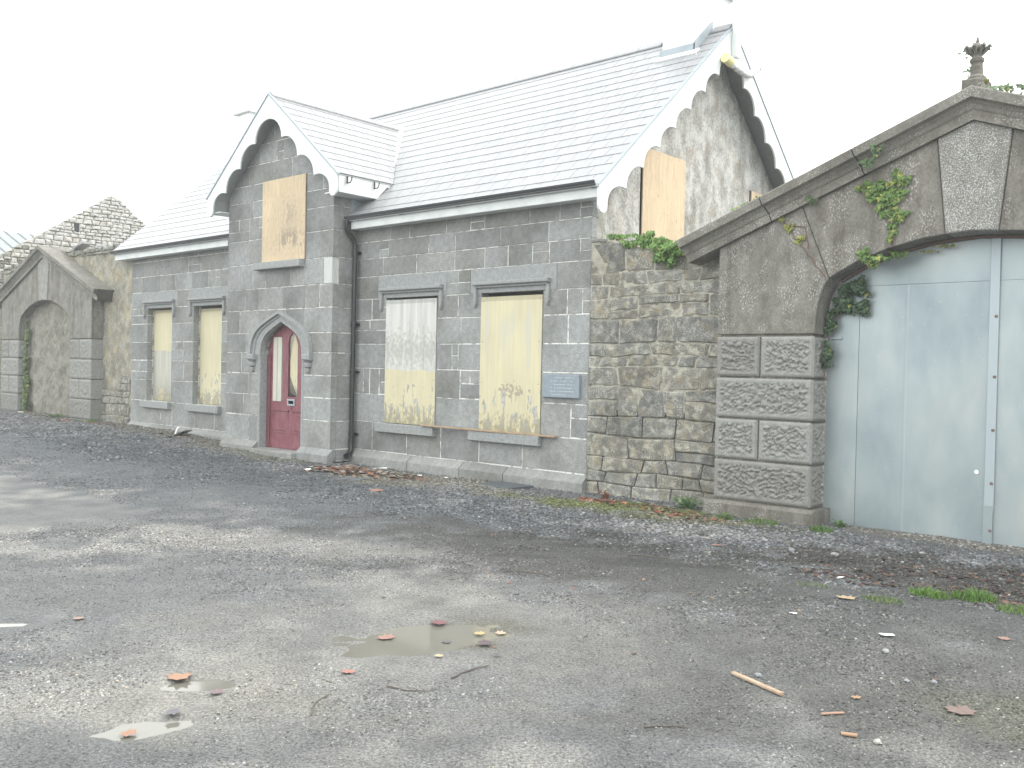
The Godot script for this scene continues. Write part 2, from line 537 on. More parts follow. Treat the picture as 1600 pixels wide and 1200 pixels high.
	sl.metallic_specular = 0.8
	M.slate = tints(sl, [lin(1, 1, 1), lin(0.95, 0.95, 0.96), lin(0.98, 0.97, 0.98), lin(0.91, 0.91, 0.93)])
	M.white = mat(lin(0.85, 0.87, 0.87), T.white, Vector3(0.6, 0.6, 0.6), 0.45)
	M.chimney = mat(Color.WHITE, T.white, Vector3(0.5, 0.2, 0.5), 0.85, T.bump_fine, 0.3)
	M.lead = mat(lin(0.42, 0.47, 0.52), T.white, Vector3(0.5, 0.5, 0.5), 0.5)
	M.lead_light = mat(lin(1, 1, 1), T.white, Vector3(0.5, 0.5, 0.5), 0.5)
	M.dark_pvc = plain(lin(0.035, 0.038, 0.042), 0.35)
	M.black_pipe = plain(lin(0.012, 0.015, 0.017), 0.3)
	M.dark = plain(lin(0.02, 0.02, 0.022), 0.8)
	M.door = mat(Color.WHITE, T.paint, Vector3(1.3, 0.5, 1.3), 0.5)
	M.door_dark = mat(lin(0.75, 0.72, 0.72), T.paint, Vector3(1.3, 0.5, 1.3), 0.55)
	M.pale_wood = mat(lin(0.72, 0.68, 0.60), T.white, Vector3(0.5, 0.2, 0.5), 0.8)
	M.wood = mat(Color.WHITE, T.wood, Vector3(0.8, 0.8, 0.8), 0.85, T.bump_fine, 0.2)
	M.wood_pale = mat(lin(0.85, 0.82, 0.76), T.wood, Vector3(0.8, 0.8, 0.8), 0.85)
	M.zinc = mat(Color.WHITE, T.zinc, Vector3(0.33, 0.16, 0.33), 0.5)
	M.zinc.metallic = 0.5
	M.zinc.roughness = 0.42
	M.zinc.heightmap_enabled = true
	M.zinc.heightmap_texture = T.dents
	M.zinc.heightmap_scale = 2.5
	M.zinc2 = M.zinc.duplicate()
	M.zinc2.albedo_color = lin(0.93, 0.95, 0.96)
	M.steel = plain(lin(0.36, 0.41, 0.44), 0.5, 0.4)
	M.rust = plain(lin(0.16, 0.11, 0.09), 0.8)
	M.plaque = mat(lin(0.30, 0.345, 0.40), T.white, Vector3(2, 2, 2), 0.55)
	M.plaque_mark = plain(lin(0.42, 0.45, 0.45), 0.7)
	M.roof_metal = plain(lin(0.225, 0.24, 0.25), 0.55, 0.1)
	M.rib = plain(lin(0.13, 0.14, 0.15), 0.6)
	M.leaf = plain(Color.WHITE, 0.5)
	M.leaf.backlight_enabled = true
	M.leaf.backlight = Color(0.35, 0.4, 0.2)
	M.dry = plain(Color.WHITE, 0.75)
	M.paper = plain(lin(0.82, 0.83, 0.83), 0.7)
	M.moss = mat(Color.WHITE, T.moss, Vector3(1.5, 1.5, 1.5), 0.95, T.bump_rough, 2.0)
	M.pebble = plain(Color.WHITE, 0.75)
	M.glass = plain(Color(0.05, 0.06, 0.06, 0.25), 0.05)
	M.glass.transparency = BaseMaterial3D.TRANSPARENCY_ALPHA
	M.water = plain(lin(0.15, 0.145, 0.125), 0.06, 0.0, 0.42)
	M.ground = mat(Color.WHITE, T.speckle, Vector3(0.85, 0.85, 0.85), 0.72, T.bump_gravel, 1.2, T.ground_broad, Vector3(0.23, 0.23, 0.23))
	M.boards = {}
	for b: Array in [["white_over_yellow", 160, 272, 3], ["yellow_peeling", 160, 272, 5], ["yellow_over_grey", 140, 272, 9], ["yellow", 140, 272, 14], ["bare_stained", 176, 200, 21], ["bare", 160, 200, 33], ["bare", 96, 96, 47]]:
		M.boards["%s%d" % [b[0], b[3]]] = uv_mat(board_image(b[0], b[1], b[2], b[3]), 0.75)


# ---------------------------------------------------------------- walls made of stones
func stone_mesh(parent: Node, poly: PackedVector2Array, back: float, front: float, bev: float, m: Material, called := "stone") -> MeshInstance3D:
	var c := centre(poly)
	var q := PackedVector2Array()
	for p in poly:
		q.append(p - c)
	var mb := MB.new()
	mb.prism(q, back, front, bev)
	return put(called, mb, m, parent, Transform3D(Basis.IDENTITY, Vector3(c.x, c.y, 0)))


# squared masonry in courses; the mortar bed behind and between goes into «bed»
func ashlar(parent: Node, bed: MB, region: PackedVector2Array, holes: Array, courses: Array, wmin: float, wmax: float, mats: Array, depth := 0.12, snecked := 0.25) -> void:
	var lo := region[0]
	var hi := region[0]
	for p in region:
		lo = lo.min(p)
		hi = hi.max(p)
	for k in courses.size() - 1:
		var y0: float = courses[k]
		var y1: float = courses[k + 1]
		var cuts := [[lo.x, hi.x]]
		for h: PackedVector2Array in holes:
			var hl := h[0]
			var hh := h[0]
			for p in h:
				hl = hl.min(p)
				hh = hh.max(p)
			if hl.y < y1 - 0.03 and hh.y > y0 + 0.03:
				var next := []
				for c: Array in cuts:
					if hh.x <= c[0] or hl.x >= c[1]:
						next.append(c)
						continue
					if hl.x > c[0]:
						next.append([c[0], hl.x])
					if hh.x < c[1]:
						next.append([hh.x, c[1]])
					if h.size() > 4 and hh.y < y1 + 0.4:
						next.append([hl.x, hh.x])
				cuts = next
		for c: Array in cuts:
			var x: float = c[0]
			var wide := []
			for h: PackedVector2Array in holes:
				wide.append(h if h.size() <= 4 else Geometry2D.offset_polygon(h, 0.02)[0])
			for q: PackedVector2Array in clipped(rect(c[0] + 0.012, y0, c[1] - 0.012, y1), region, wide):
				bed.prism(q, -0.26, -0.0035)
			while x < c[1] - 0.01:
				var w := rng.randf_range(wmin, wmax)
				if c[1] - x - w < wmin * 0.75:
					w = c[1] - x
					if w > wmax * 1.25:
						w = w * rng.randf_range(0.4, 0.6)
				var pieces := [[x, y0, x + w, y1]]
				var r := rng.randf()
				if r < snecked and w > 0.34:
					var s := rng.randf_range(0.25, 0.4) * w
					var ym := lerpf(y0, y1, rng.randf_range(0.4, 0.6))
					if rng.randf() < 0.5:
						pieces = [[x, y0, x + w - s, y1], [x + w - s, y0, x + w, ym], [x + w - s, ym, x + w, y1]]
					else:
						pieces = [[x, y0, x + w, ym], [x, ym, x + w * 0.5, y1], [x + w * 0.5, ym, x + w, y1]]
				for e: Array in pieces:
					var low := 1.0 - smooth(1.5, 2.9, y0)
					var j := 0.003 + lerpf(0.006, 0.011, low) * pow(rng.randf(), 0.9)
					var j2 := 0.003 + lerpf(0.008, 0.013, low) * pow(rng.randf(), 0.9)
					var l := 0.0 if absf(e[0] - c[0]) < 0.001 else j
					var rr := 0.0 if absf(e[2] - c[1]) < 0.001 else j
					for q: PackedVector2Array in clipped(rect(e[0] + l, e[1] + j2, e[2] - rr, e[3] - j2 * 0.6), region, holes):
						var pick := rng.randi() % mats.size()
						if rng.randf() < 0.75 * smooth(2.5, 3.3, y0):  # upper courses take darker tints: eaves shade painted into the stone, plus soil
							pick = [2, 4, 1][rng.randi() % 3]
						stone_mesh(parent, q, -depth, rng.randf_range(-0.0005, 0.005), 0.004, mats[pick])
				x += w


# random rubble: wavering courses of rough-faced stones
func rubble(parent: Node, region: PackedVector2Array, holes: Array, hmin: float, hmax: float, wmin: float, wmax: float, mats: Array, bulge: float, gap: float, most := 300) -> MB:
	var lo := region[0]
	var hi := region[0]
	for p in region:
		lo = lo.min(p)
		hi = hi.max(p)
	var wave := FastNoiseLite.new()
	wave.seed = rng.randi() % 1000
	wave.frequency = 0.5
	var rest := MB.new()
	var count := 0
	var y := lo.y
	while y < hi.y:
		var h := rng.randf_range(hmin, hmax)
		var x := lo.x - rng.randf() * wmin
		var last := 0.0
		while x < hi.x:
			var w := rng.randf_range(wmin, wmax) * (0.6 + 0.4 * h / hmax)
			var lean := rng.randf_range(-0.025, 0.025)
			var pieces := [[0.0, 1.0]]
			if h > hmin * 1.5 and rng.randf() < 0.33:
				var s := rng.randf_range(0.35, 0.65)
				pieces = [[0.0, s], [s, 1.0]]
			for e: Array in pieces:
				var c := [Vector2(x + last * (1.0 - 2.0 * e[0]), y + h * e[0]), Vector2(x + w + lean * (1.0 - 2.0 * e[0]), y + h * e[0]), Vector2(x + w + lean * (1.0 - 2.0 * e[1]), y + h * e[1]), Vector2(x + last * (1.0 - 2.0 * e[1]), y + h * e[1])]
				var ring := PackedVector2Array()
				var mid: Vector2 = (c[0] + c[1] + c[2] + c[3]) / 4.0
				for i in 4:
					var a: Vector2 = c[i]
					a.y += wave.get_noise_2d(a.x, a.y * 3.0) * hmin * 0.45
					var b: Vector2 = c[(i + 1) % 4]
					b.y += wave.get_noise_2d(b.x, b.y * 3.0) * hmin * 0.45
					var g := gap * rng.randf_range(0.5, 1.4)
					var p0 := a.lerp(b, rng.randf_range(0.02, 0.09))
					var p1 := a.lerp(b, rng.randf_range(0.42, 0.58)) + Vector2(rng.randf_range(-1, 1), rng.randf_range(-1, 1)) * gap * 0.5
					var p2 := a.lerp(b, rng.randf_range(0.9, 0.97))
					for p: Vector2 in [p0, p1, p2]:
						ring.append(p + (mid - p).normalized() * g)
				for q: PackedVector2Array in clipped(ring, region, holes):
					if absf(poly_area(q)) < 0.004:
						continue
					var m: Material = mats[rng.randi() % mats.size()]
					var cc := centre(q)
					var mb := MB.new()
					rough_stone(mb, q, cc, bulge)
					count += 1
					if count <= most:
						put("stone", mb, m, parent, Transform3D(Basis.IDENTITY, Vector3(cc.x, cc.y, 0)))
					else:
						mb.moved(Transform3D(Basis.IDENTITY, Vector3(cc.x, cc.y, 0)))
						rest.v.append_array(mb.v); rest.n.append_array(mb.n); rest.c.append_array(mb.c); rest.uv.append_array(mb.uv)
			x += w
			last = lean
		y += h
	return rest


func rough_stone(mb: MB, q_in: PackedVector2Array, cc: Vector2, bulge: float) -> void:
	var q := q_in.duplicate()
	if poly_area(q) < 0.0:
		q.reverse()
	var k := q.size()
	var back := -0.08
	var top := rng.randf_range(0.0, bulge)
	var tilt := Vector2(rng.randf_range(-1, 1), rng.randf_range(-1, 1)) * 0.05
	var ring := []
	var mid := Vector2.ZERO
	for p in q:
		mid += p / k
	mid -= cc
	for p in q:
		var d := p - cc
		var e := d.lerp(mid, 0.0) + (mid - d).normalized() * minf(0.022, 0.3 * (mid - d).length())
		ring.append([Vector3(d.x, d.y, back), Vector3(d.x, d.y, top * 0.25 - 0.006), Vector3(e.x, e.y, top + e.dot(tilt) + rng.randf_range(-0.006, 0.006))])
	var m := Vector3(mid.x, mid.y, top + rng.randf_range(0.0, 0.4) * bulge)
	for i in k:
		var a: Array = ring[i]
		var b: Array = ring[(i + 1) % k]
		mb.quad(a[0], b[0], b[1], a[1])
		mb.quad(a[1], b[1], b[2], a[2])
		mb.tri(a[2], b[2], m)


# ---------------------------------------------------------------- ground
func smooth(a: float, b: float, x: float) -> float:
	var t := clampf((x - a) / (b - a), 0.0, 1.0)
	return t * t * (3.0 - 2.0 * t)


var gn := FastNoiseLite.new()
var gn2 := FastNoiseLite.new()
# puddle hollows: x, z, radius x, radius z, turn, depth
var hollows := [[-4.38, 7.47, 0.21, 0.11, 0.9, 0.05], [-4.02, 7.97, 0.24, 0.13, 1.15, 0.05], [-4.12, 5.98, 0.72, 0.36, 0.95, 0.035], [-6.25, 7.75, 0.3, 0.12, 0.9, 0.04], [-4.2, 7.74, 0.22, 0.10, 1.0, 0.022], [-4.57, 7.17, 0.15, 0.07, 1.0, 0.03]]


func rise(x: float, z: float) -> float:
	return 0.02 + 0.2 * smooth(-12.0, -20.0, x) + 0.12 * smooth(-20.0, -34.0, x) - 0.05 * smooth(0.2, 1.6, z) * smooth(-9.0, -5.5, x) * (1.0 - smooth(2.5, 5.0, z)) - 0.02 * smooth(3.0, 6.0, z)


func ground_y(x: float, z: float) -> float:
	var y := rise(x, z)
	if absf(x) < 60.0 and absf(z) < 40.0:
		y += gn.get_noise_2d(x, z) * 0.028 + gn2.get_noise_2d(x, z) * 0.006
		for h: Array in hollows:
			var d := Vector2(x - h[0], z - h[1]).rotated(h[4])
			var r := Vector2(d.x / h[2], d.y / h[3]).length() + gn2.get_noise_2d(x * 2.0, z * 2.0) * 0.35
			if r < 1.6:
				y -= h[5] * (1.0 - smooth(0.35, 1.6, r))
	return y


# broad patches of the yard: x, z, rx, rz, turn, colour, strength
var blobs := []


func ground_color(p: Vector3) -> Color:
	var c := Vector3(0.147, 0.151, 0.157)
	var n1 := gn.get_noise_2d(p.x * 1.7 + 40.0, p.z * 1.7)
	var n2 := gn2.get_noise_2d(p.x * 0.7, p.z * 0.7)
	var grit := smooth(-0.02, 0.30, gn.get_noise_2d(p.x * 0.9 - 20.0, p.z * 0.9 + 9.0) + n2 * 0.35) * smooth(3.2, 5.5, p.z)
	c = c.lerp(Vector3(0.250, 0.245, 0.236), grit * 0.85)
	for b: Array in blobs:
		var d := Vector2(p.x - b[0], p.z - b[1]).rotated(b[4])
		var r := Vector2(d.x / b[2], d.y / b[3]).length() + n1 * 0.55 + n2 * 0.45
		if r < 1.15:
			c = c.lerp(b[5], b[6] * (1.0 - smooth(0.55, 1.15, r)))
	c *= 1.0 + 0.22 * n2 + 0.12 * n1
	return Color(c.x, c.y, c.z) * 1.18


func spread(a: float, b: float, step: float, far: float) -> PackedFloat32Array:
	var out := PackedFloat32Array()
	var s := step
	var t := a
	while t > -far:
		s *= 1.45
		t -= s
		out.append(maxf(t, -far))
	out.reverse()
	var k := int((b - a) / step)
	for i in k + 1:
		out.append(a + i * step)
	s = step
	t = a + k * step
	while t < far:
		s *= 1.45
		t += s
		out.append(minf(t, far))
	return out


func build_ground() -> void:
	gn.seed = 5
	gn.frequency = 0.32
	gn.fractal_octaves = 4
	gn2.seed = 8
	gn2.frequency = 2.2
	gn2.fractal_octaves = 3
	blobs = [
		[-13.0, 3.0, 9.0, 2.2, 0.0, Vector3(0.092, 0.102, 0.114), 0.9],
		[-7.5, 3.4, 3.5, 1.1, 0.35, Vector3(0.110, 0.120, 0.130), 0.7],
		[-5.3, 3.3, 2.6, 1.3, 0.55, Vector3(0.078, 0.076, 0.075), 0.9],
		[-3.9, 3.4, 1.6, 1.0, 0.5, Vector3(0.092, 0.090, 0.088), 0.85],
		[-6.0, 3.05, 0.9, 0.10, 0.75, Vector3(0.05, 0.05, 0.05), 0.8],
		[-5.2, 2.75, 0.8, 0.09, 0.7, Vector3(0.05, 0.05, 0.05), 0.8],
		[-5.0, 3.4, 1.0, 0.10, 0.8, Vector3(0.055, 0.055, 0.055), 0.7],
		[-4.3, 3.0, 0.8, 0.12, 0.7, Vector3(0.05, 0.05, 0.05), 0.7],
		[-2.1, 4.6, 2.4, 1.7, 0.5, Vector3(0.098, 0.097, 0.095), 0.75],
		[-1.5, 5.6, 1.2, 0.9, 0.6, Vector3(0.105, 0.103, 0.098), 0.6],
		[-2.0, 2.9, 2.0, 1.2, 0.3, Vector3(0.100, 0.105, 0.105), 0.7],
		[-7.0, 5.0, 1.8, 0.5, 0.5, Vector3(0.27, 0.262, 0.25), 0.7],
		[-4.2, 6.2, 2.2, 1.4, 0.9, Vector3(0.245, 0.240, 0.228), 0.6],
		[-4.2, 7.7, 0.8, 0.5, 0.9, Vector3(0.30, 0.29, 0.265), 0.6],
		[-10.0, 0.75, 2.3, 0.85, 0.03, Vector3(0.215, 0.200, 0.168), 0.9],
		[-14.5, 0.7, 2.2, 0.5, 0.0, Vector3(0.17, 0.165, 0.125), 0.75],
		[-18.0, 0.35, 3.0, 0.45, 0.0, Vector3(0.15, 0.145, 0.115), 0.7],
		[-23.5, 0.35, 3.0, 0.5, 0.0, Vector3(0.13, 0.13, 0.10), 0.6],
		[-6.6, 0.75, 1.3, 0.42, 0.25, Vector3(0.135, 0.155, 0.045), 0.85],
		[-5.2, 0.85, 1.1, 0.25, 0.25, Vector3(0.15, 0.14, 0.06), 0.6],
		[-4.9, 1.35, 1.2, 0.38, 0.3, Vector3(0.26, 0.255, 0.25), 0.7],
		[-2.6, 1.6, 1.9, 0.75, 0.0, Vector3(0.062, 0.056, 0.050), 0.8],
		[-2.9, 0.12, 1.5, 0.22, 0.0, Vector3(0.27, 0.24, 0.20), 0.6],
		[-4.1, 5.95, 0.5, 0.28, 0.95, Vector3(0.15, 0.145, 0.11), 0.75],
		[-1.1, 5.0, 0.35, 0.35, 0.4, Vector3(0.12, 0.125, 0.075), 0.4],
	]
	var xs := spread(-29.0, 0.6, 0.065, 320.0)
	var zs := spread(-0.7, 9.4, 0.065, 320.0)
	var nx := xs.size() - 1
	var nz := zs.size() - 1
	var mb := MB.new()
	mb.grid(nx, nz, func(u: float, w: float) -> Vector3:
		var x := xs[roundi(u * nx)]
		var z := zs[nz - roundi(w * nz)]
		return Vector3(x, ground_y(x, z), z), ground_color)
	var g := put("ground", mb, M.ground)
	kind(g, "structure")
	# standing water in the hollows
	for i in [0, 1, 2, 3]:
		var h: Array = hollows[i]
		var level: float = ground_y(h[0], h[1]) + [0.021, 0.019, 0.009, 0.007][i]
		var pm := MB.new()
		for k in 40:
			var a := TAU * k / 40
			var b := TAU * (k + 1) / 40
			var p := func(t: float) -> Vector3:
				var d := Vector2(cos(t) * h[2] * 1.75, sin(t) * h[3] * 1.75).rotated(-h[4])
				return Vector3(h[0] + d.x, level, h[1] + d.y)
			pm.tri(Vector3(h[0], level, h[1]), p.call(b), p.call(a))
		kind(put("puddle", pm, M.water), "structure")


func pebbles() -> void:
	var mb := MB.new()
	var s := SphereMesh.new()
	s.radial_segments = 6
	s.rings = 2
	s.radius = 0.5
	s.height = 1.0
	var a := s.get_mesh_arrays()
	var vs: PackedVector3Array = a[Mesh.ARRAY_VERTEX]
	var ix: PackedInt32Array = a[Mesh.ARRAY_INDEX]
	for i in range(0, ix.size(), 3):
		mb.tri(vs[ix[i]] * (1.0 + 0.2 * sin(vs[ix[i]].x * 9.0)), vs[ix[i + 2]] * (1.0 + 0.2 * sin(vs[ix[i + 2]].x * 9.0)), vs[ix[i + 1]] * (1.0 + 0.2 * sin(vs[ix[i + 1]].x * 9.0)))
	var mesh := mb.mesh()
	var ts: Array[Transform3D] = []
	var cs: Array[Color] = []
	var tries := 0
	while ts.size() < 240000 and tries < 520000:
		tries += 1
		var deep := rng.randf() < 0.35
		var x := rng.randf_range(-25.0, 0.0) if deep else rng.randf_range(-9.5, -0.2)
		var z := rng.randf_range(0.0, 5.0) if deep else rng.randf_range(0.6, 8.8)
		if z > 13.6 + x * 0.35 or (x > -1.0 and z > 5.8):
			continue
		var d := Vector2(x, z - 10.0).length()
		var patch := gn.get_noise_2d(x * 1.3 + 7.0, z * 1.3 - 3.0) + gn2.get_noise_2d(x * 0.6, z * 0.6) * 0.5
		var loose := smooth(-0.05, 0.35, patch)
		if z < 2.6 - 0.03 * x:
			loose = maxf(loose, 0.6)
		var wet := false
		for h: Array in hollows:
			if Vector2(x - h[0], z - h[1]).length() < maxf(h[2], h[3]) * 1.2:
				wet = true
		if wet or rng.randf() > 0.35 + 0.65 * loose:
			continue
		var r := (0.0036 + 0.009 * pow(rng.randf(), 4.0) * (0.35 + loose * (1.0 if z < 3.5 else 0.3))) * (0.55 + 0.09 * d)
		if z < 1.8 and x > -5.5:
			r *= 1.25
		var b := Basis.from_euler(Vector3(rng.randf() * 0.5, rng.randf() * TAU, rng.randf() * 0.5)).scaled_local(Vector3(r * 2.0 * rng.randf_range(0.8, 1.5), r * rng.randf_range(0.8, 1.3), r * 2.0))
		ts.append(Transform3D(b, Vector3(x, ground_y(x, z) + r * 0.12, z)))
		var gc := ground_color(Vector3(x, 0, z))
		var g := 0.22 + 1.05 * pow(rng.randf(), 1.4)
		var c := Color(gc.r * g, gc.g * g, gc.b * g * 1.02)
		var q := rng.randf()
		if q < 0.012:
			c = Color(0.32, 0.32, 0.31)
		elif q < 0.04:
			c = c.lerp(Color(0.27, 0.26, 0.24), 0.7)
		elif q < 0.12:
			c = Color(c.r * 1.15, c.g * 1.02, c.b * 0.82)
		cs.append(c)
	many("gravel", mesh, M.pebble, ts, cs)


func many(called: String, mesh: Mesh, m: Material, ts: Array[Transform3D], cs: Array[Color], parent: Node = self) -> MultiMeshInstance3D:
	var mm := MultiMesh.new()
	mm.transform_format = MultiMesh.TRANSFORM_3D
	mm.use_colors = true
	mm.mesh = mesh
	mm.instance_count = ts.size()
	for i in ts.size():
		mm.set_instance_transform(i, ts[i])
		mm.set_instance_color(i, cs[i])
	var o := MultiMeshInstance3D.new()
	o.name = numbered(parent, called)
	o.multimesh = mm
	o.material_override = m
	parent.add_child(o, true)
	kind(o, "stuff")
	return o


# ---------------------------------------------------------------- the lodge
const PL := -15.55      # the porch, from left to right
const PR := -12.38
const PC := -13.95
const HL := -20.34      # the lodge, from left to right
const HR := -7.45
const PITCH := 0.878
var roof_dir := Vector3(0, 0.6597, -0.7515)


func arch_poly(cx: float, half: float, y0: float, spring: float, apex: float, steps := 10) -> PackedVector2Array:   # pointed (drop) arch opening
	var p := PackedVector2Array([Vector2(cx - half, y0), Vector2(cx + half, y0)])
	var rgt := arch_side(half, apex - spring, steps)
	for q in rgt:
		p.append(Vector2(cx + q.x, spring + q.y))
	for i in range(rgt.size() - 2, -1, -1):
		p.append(Vector2(cx - rgt[i].x, spring + rgt[i].y))
	return p


func arch_side(half: float, h: float, steps: int) -> PackedVector2Array:   # from the springing (half, 0) up to the point (0, h): round at the haunch, nearly straight above
	var key := PackedVector2Array([Vector2(1, 0), Vector2(0.99, 0.20), Vector2(0.935, 0.40), Vector2(0.82, 0.565), Vector2(0.66, 0.69), Vector2(0.45, 0.80), Vector2(0.22, 0.905), Vector2(0, 1)])
	var out := PackedVector2Array()
	for i in steps + 1:
		var t := 7.0 * i / steps
		var k := mini(int(t), 6)
		var q := key[k].cubic_interpolate(key[k + 1], key[maxi(k - 1, 0)], key[mini(k + 2, 7)], t - k)
		out.append(Vector2(q.x * half, q.y * h))
	out[steps] = Vector2(0, h)
	return out


func barge(parent: Node, at: Transform3D, run: float, drop: float, lobes: int, thick_min: float, thick_max: float, foot: float) -> void:
	# two scalloped boards that meet at the apex; local x along the gable, y up, z outwards
	for side: float in [-1.0, 1.0]:
		var p := PackedVector2Array([Vector2(0, 0), Vector2(run, -drop)])
		for i in 7:
			var a := -PI * i / 6.0
			p.append(Vector2(run - 0.10 + 0.10 * cos(a), -drop - foot + 0.08 + 0.10 * sin(a)))
		var slope := drop / run
		var dir := Vector2(-1, slope).normalized()
		var nrm := Vector2(slope, 1).normalized()
		var cusps := PackedVector2Array()
		var first := run - 0.20
		for i in lobes:
			var x := lerpf(first - 0.42, 0.40, float(i) / (lobes - 1))
			cusps.append(Vector2(x, -x * slope - thick_max))
		var start := Vector2(run - 0.20, -drop - foot + 0.14)
		for i in lobes:
			var a := start if i == 0 else cusps[i - 1]
			var b := cusps[i]
			var ch := a.distance_to(b)
			for k in range(0 if i == 0 else 1, 9):
				var t := k / 8.0
				var w := 1.0 - pow(absf(2.0 * t - 1.0), 2.4)
				p.append(a.lerp(b, t) + nrm * w * ch * 0.23)
		var top := Vector2(0, -thick_min * 1.25)
		var l := cusps[lobes - 1]
		for k in range(1, 7):
			var t := k / 6.0
			p.append(Vector2(l.x * cos(t * PI * 0.5), lerpf(l.y, top.y, sin(t * PI * 0.5))))
		if side < 0.0:
			for i in p.size():
				p[i].x = -p[i].x
		var mb := MB.new()
		mb.prism(p, -0.03, 0.0, 0.004, true)
		put("bargeboard", mb, M.white, parent, at)
		var trim := MB.new()   # the dark verge trim under the slates
		var q := PackedVector2Array([Vector2(0, 0.035), Vector2(0, 0.0), Vector2((run + 0.02) * side, -drop - 0.018), Vector2((run + 0.02) * side, -drop + 0.017)])
		trim.prism(q, -0.04, 0.014, 0.0, true)
		put("verge_trim", trim, M.lead, parent, at)


func slope_slates(parent: Node, region: PackedVector2Array, holes: Array, w: float, expo: float, pick: Callable, start := 0.0) -> void:
	var hi := region[0]
	var lo := region[0]
	for p in region:
		hi = hi.max(p)
		lo = lo.min(p)
	var rest := MB.new()
	var row := 0
	var v := start
	while v < hi.y:
		var u := lo.x - (w * 0.5 if row % 2 else 0.0)
		while u < hi.x:
			for q: PackedVector2Array in clipped(rect(u + 0.0035, v, u + w - 0.0035, minf(v + expo + 0.05, hi.y)), region, holes):
				if absf(poly_area(q)) < 0.003:
					continue
				var c := centre(q)
				var mb := MB.new()
				var r := PackedVector2Array()
				for p in q:
					r.append(p - Vector2(c.x, v))
				mb.prism(r, 0.0, 0.007)
				var tilt := -0.026 + rng.randf_range(-0.003, 0.003)
				var x := Transform3D(Basis(Vector3.RIGHT, tilt) * Basis(Vector3.UP, rng.randf_range(-0.004, 0.004)), Vector3(c.x, v, 0.0095))
				if pick.call(c):
					put("slate", mb, M.slate[rng.randi() % M.slate.size()], parent, x)
				else:
					mb.moved(x)
					rest.v.append_array(mb.v); rest.n.append_array(mb.n); rest.c.append_array(mb.c); rest.uv.append_array(mb.uv)
			u += w
		v += expo
		row += 1
	if rest.v.size():
		var o := put("slates_beyond", rest, M.slate[0], parent)
		kind(o, "stuff")


func window(house: Node, x0: float, x1: float, y0: float, y1: float, board: String, inset: float, gap := 0.02, called := "") -> void:
	var mb := MB.new()
	mb.box(Vector3(x0, y0, -0.20), Vector3(x1, y1, -0.17))
	var w := put("window", mb, M.dark, house)
	var b := MB.new()
	var z := -inset
	var lift := 0.01
	b.quad_uv(Vector3(x0 + 0.006, y0 + lift, z), Vector3(x1 - 0.006, y0 + lift, z), Vector3(x1 - 0.006, y1 - gap, z), Vector3(x0 + 0.006, y1 - gap, z))
	b.box(Vector3(x0 + 0.006, y0 + lift, z - 0.018), Vector3(x1 - 0.006, y1 - gap, z - 0.001))
	var o := put("window_board", b, M.boards[board], w)
	if called:
		o.set_meta("label", called)
	var s := MB.new()
	s.cbox(Vector3(x0 - 0.14, y0 - 0.145, -0.15), Vector3(x1 + 0.02 + 0.02, y0 - 0.002, 0.10), 0.008)
	put("sill", s, M.dressed, w)
	var h := MB.new()
	var hy := y1 + 0.11
	h.cbox(Vector3(x0 - 0.13, hy, -0.02), Vector3(x1 + 0.13, hy + 0.055, 0.085), 0.012)
	h.cbox(Vector3(x0 - 0.10, hy - 0.035, -0.02), Vector3(x1 + 0.10, hy - 0.001, 0.045), 0.008)
	for q: Array in [[x0 - 0.13, x0 - 0.075], [x1 + 0.075, x1 + 0.13]]:
		var p := PackedVector2Array([Vector2(q[0], hy - 0.036), Vector2(q[1], hy - 0.036), Vector2(q[1], hy - 0.26), Vector2((q[0] + q[1]) * 0.5, hy - 0.33), Vector2(q[0], hy - 0.26)])
		h.prism(p, -0.02, 0.055, 0.012, true)
	put("hood_mould", h, M.dressed, w)
	# nail heads
	for k in 8:
		var nb := MB.new()
		var px: float = [x0 + 0.05, x1 - 0.05][k % 2]
		var py := lerpf(y0 + 0.12, y1 - 0.12, (k / 2) / 3.0)
		nb.cbox(Vector3(px - 0.006, py - 0.006, z), Vector3(px + 0.006, py + 0.006, z + 0.003), 0.001)
		put("nail", nb, M.rust, w)


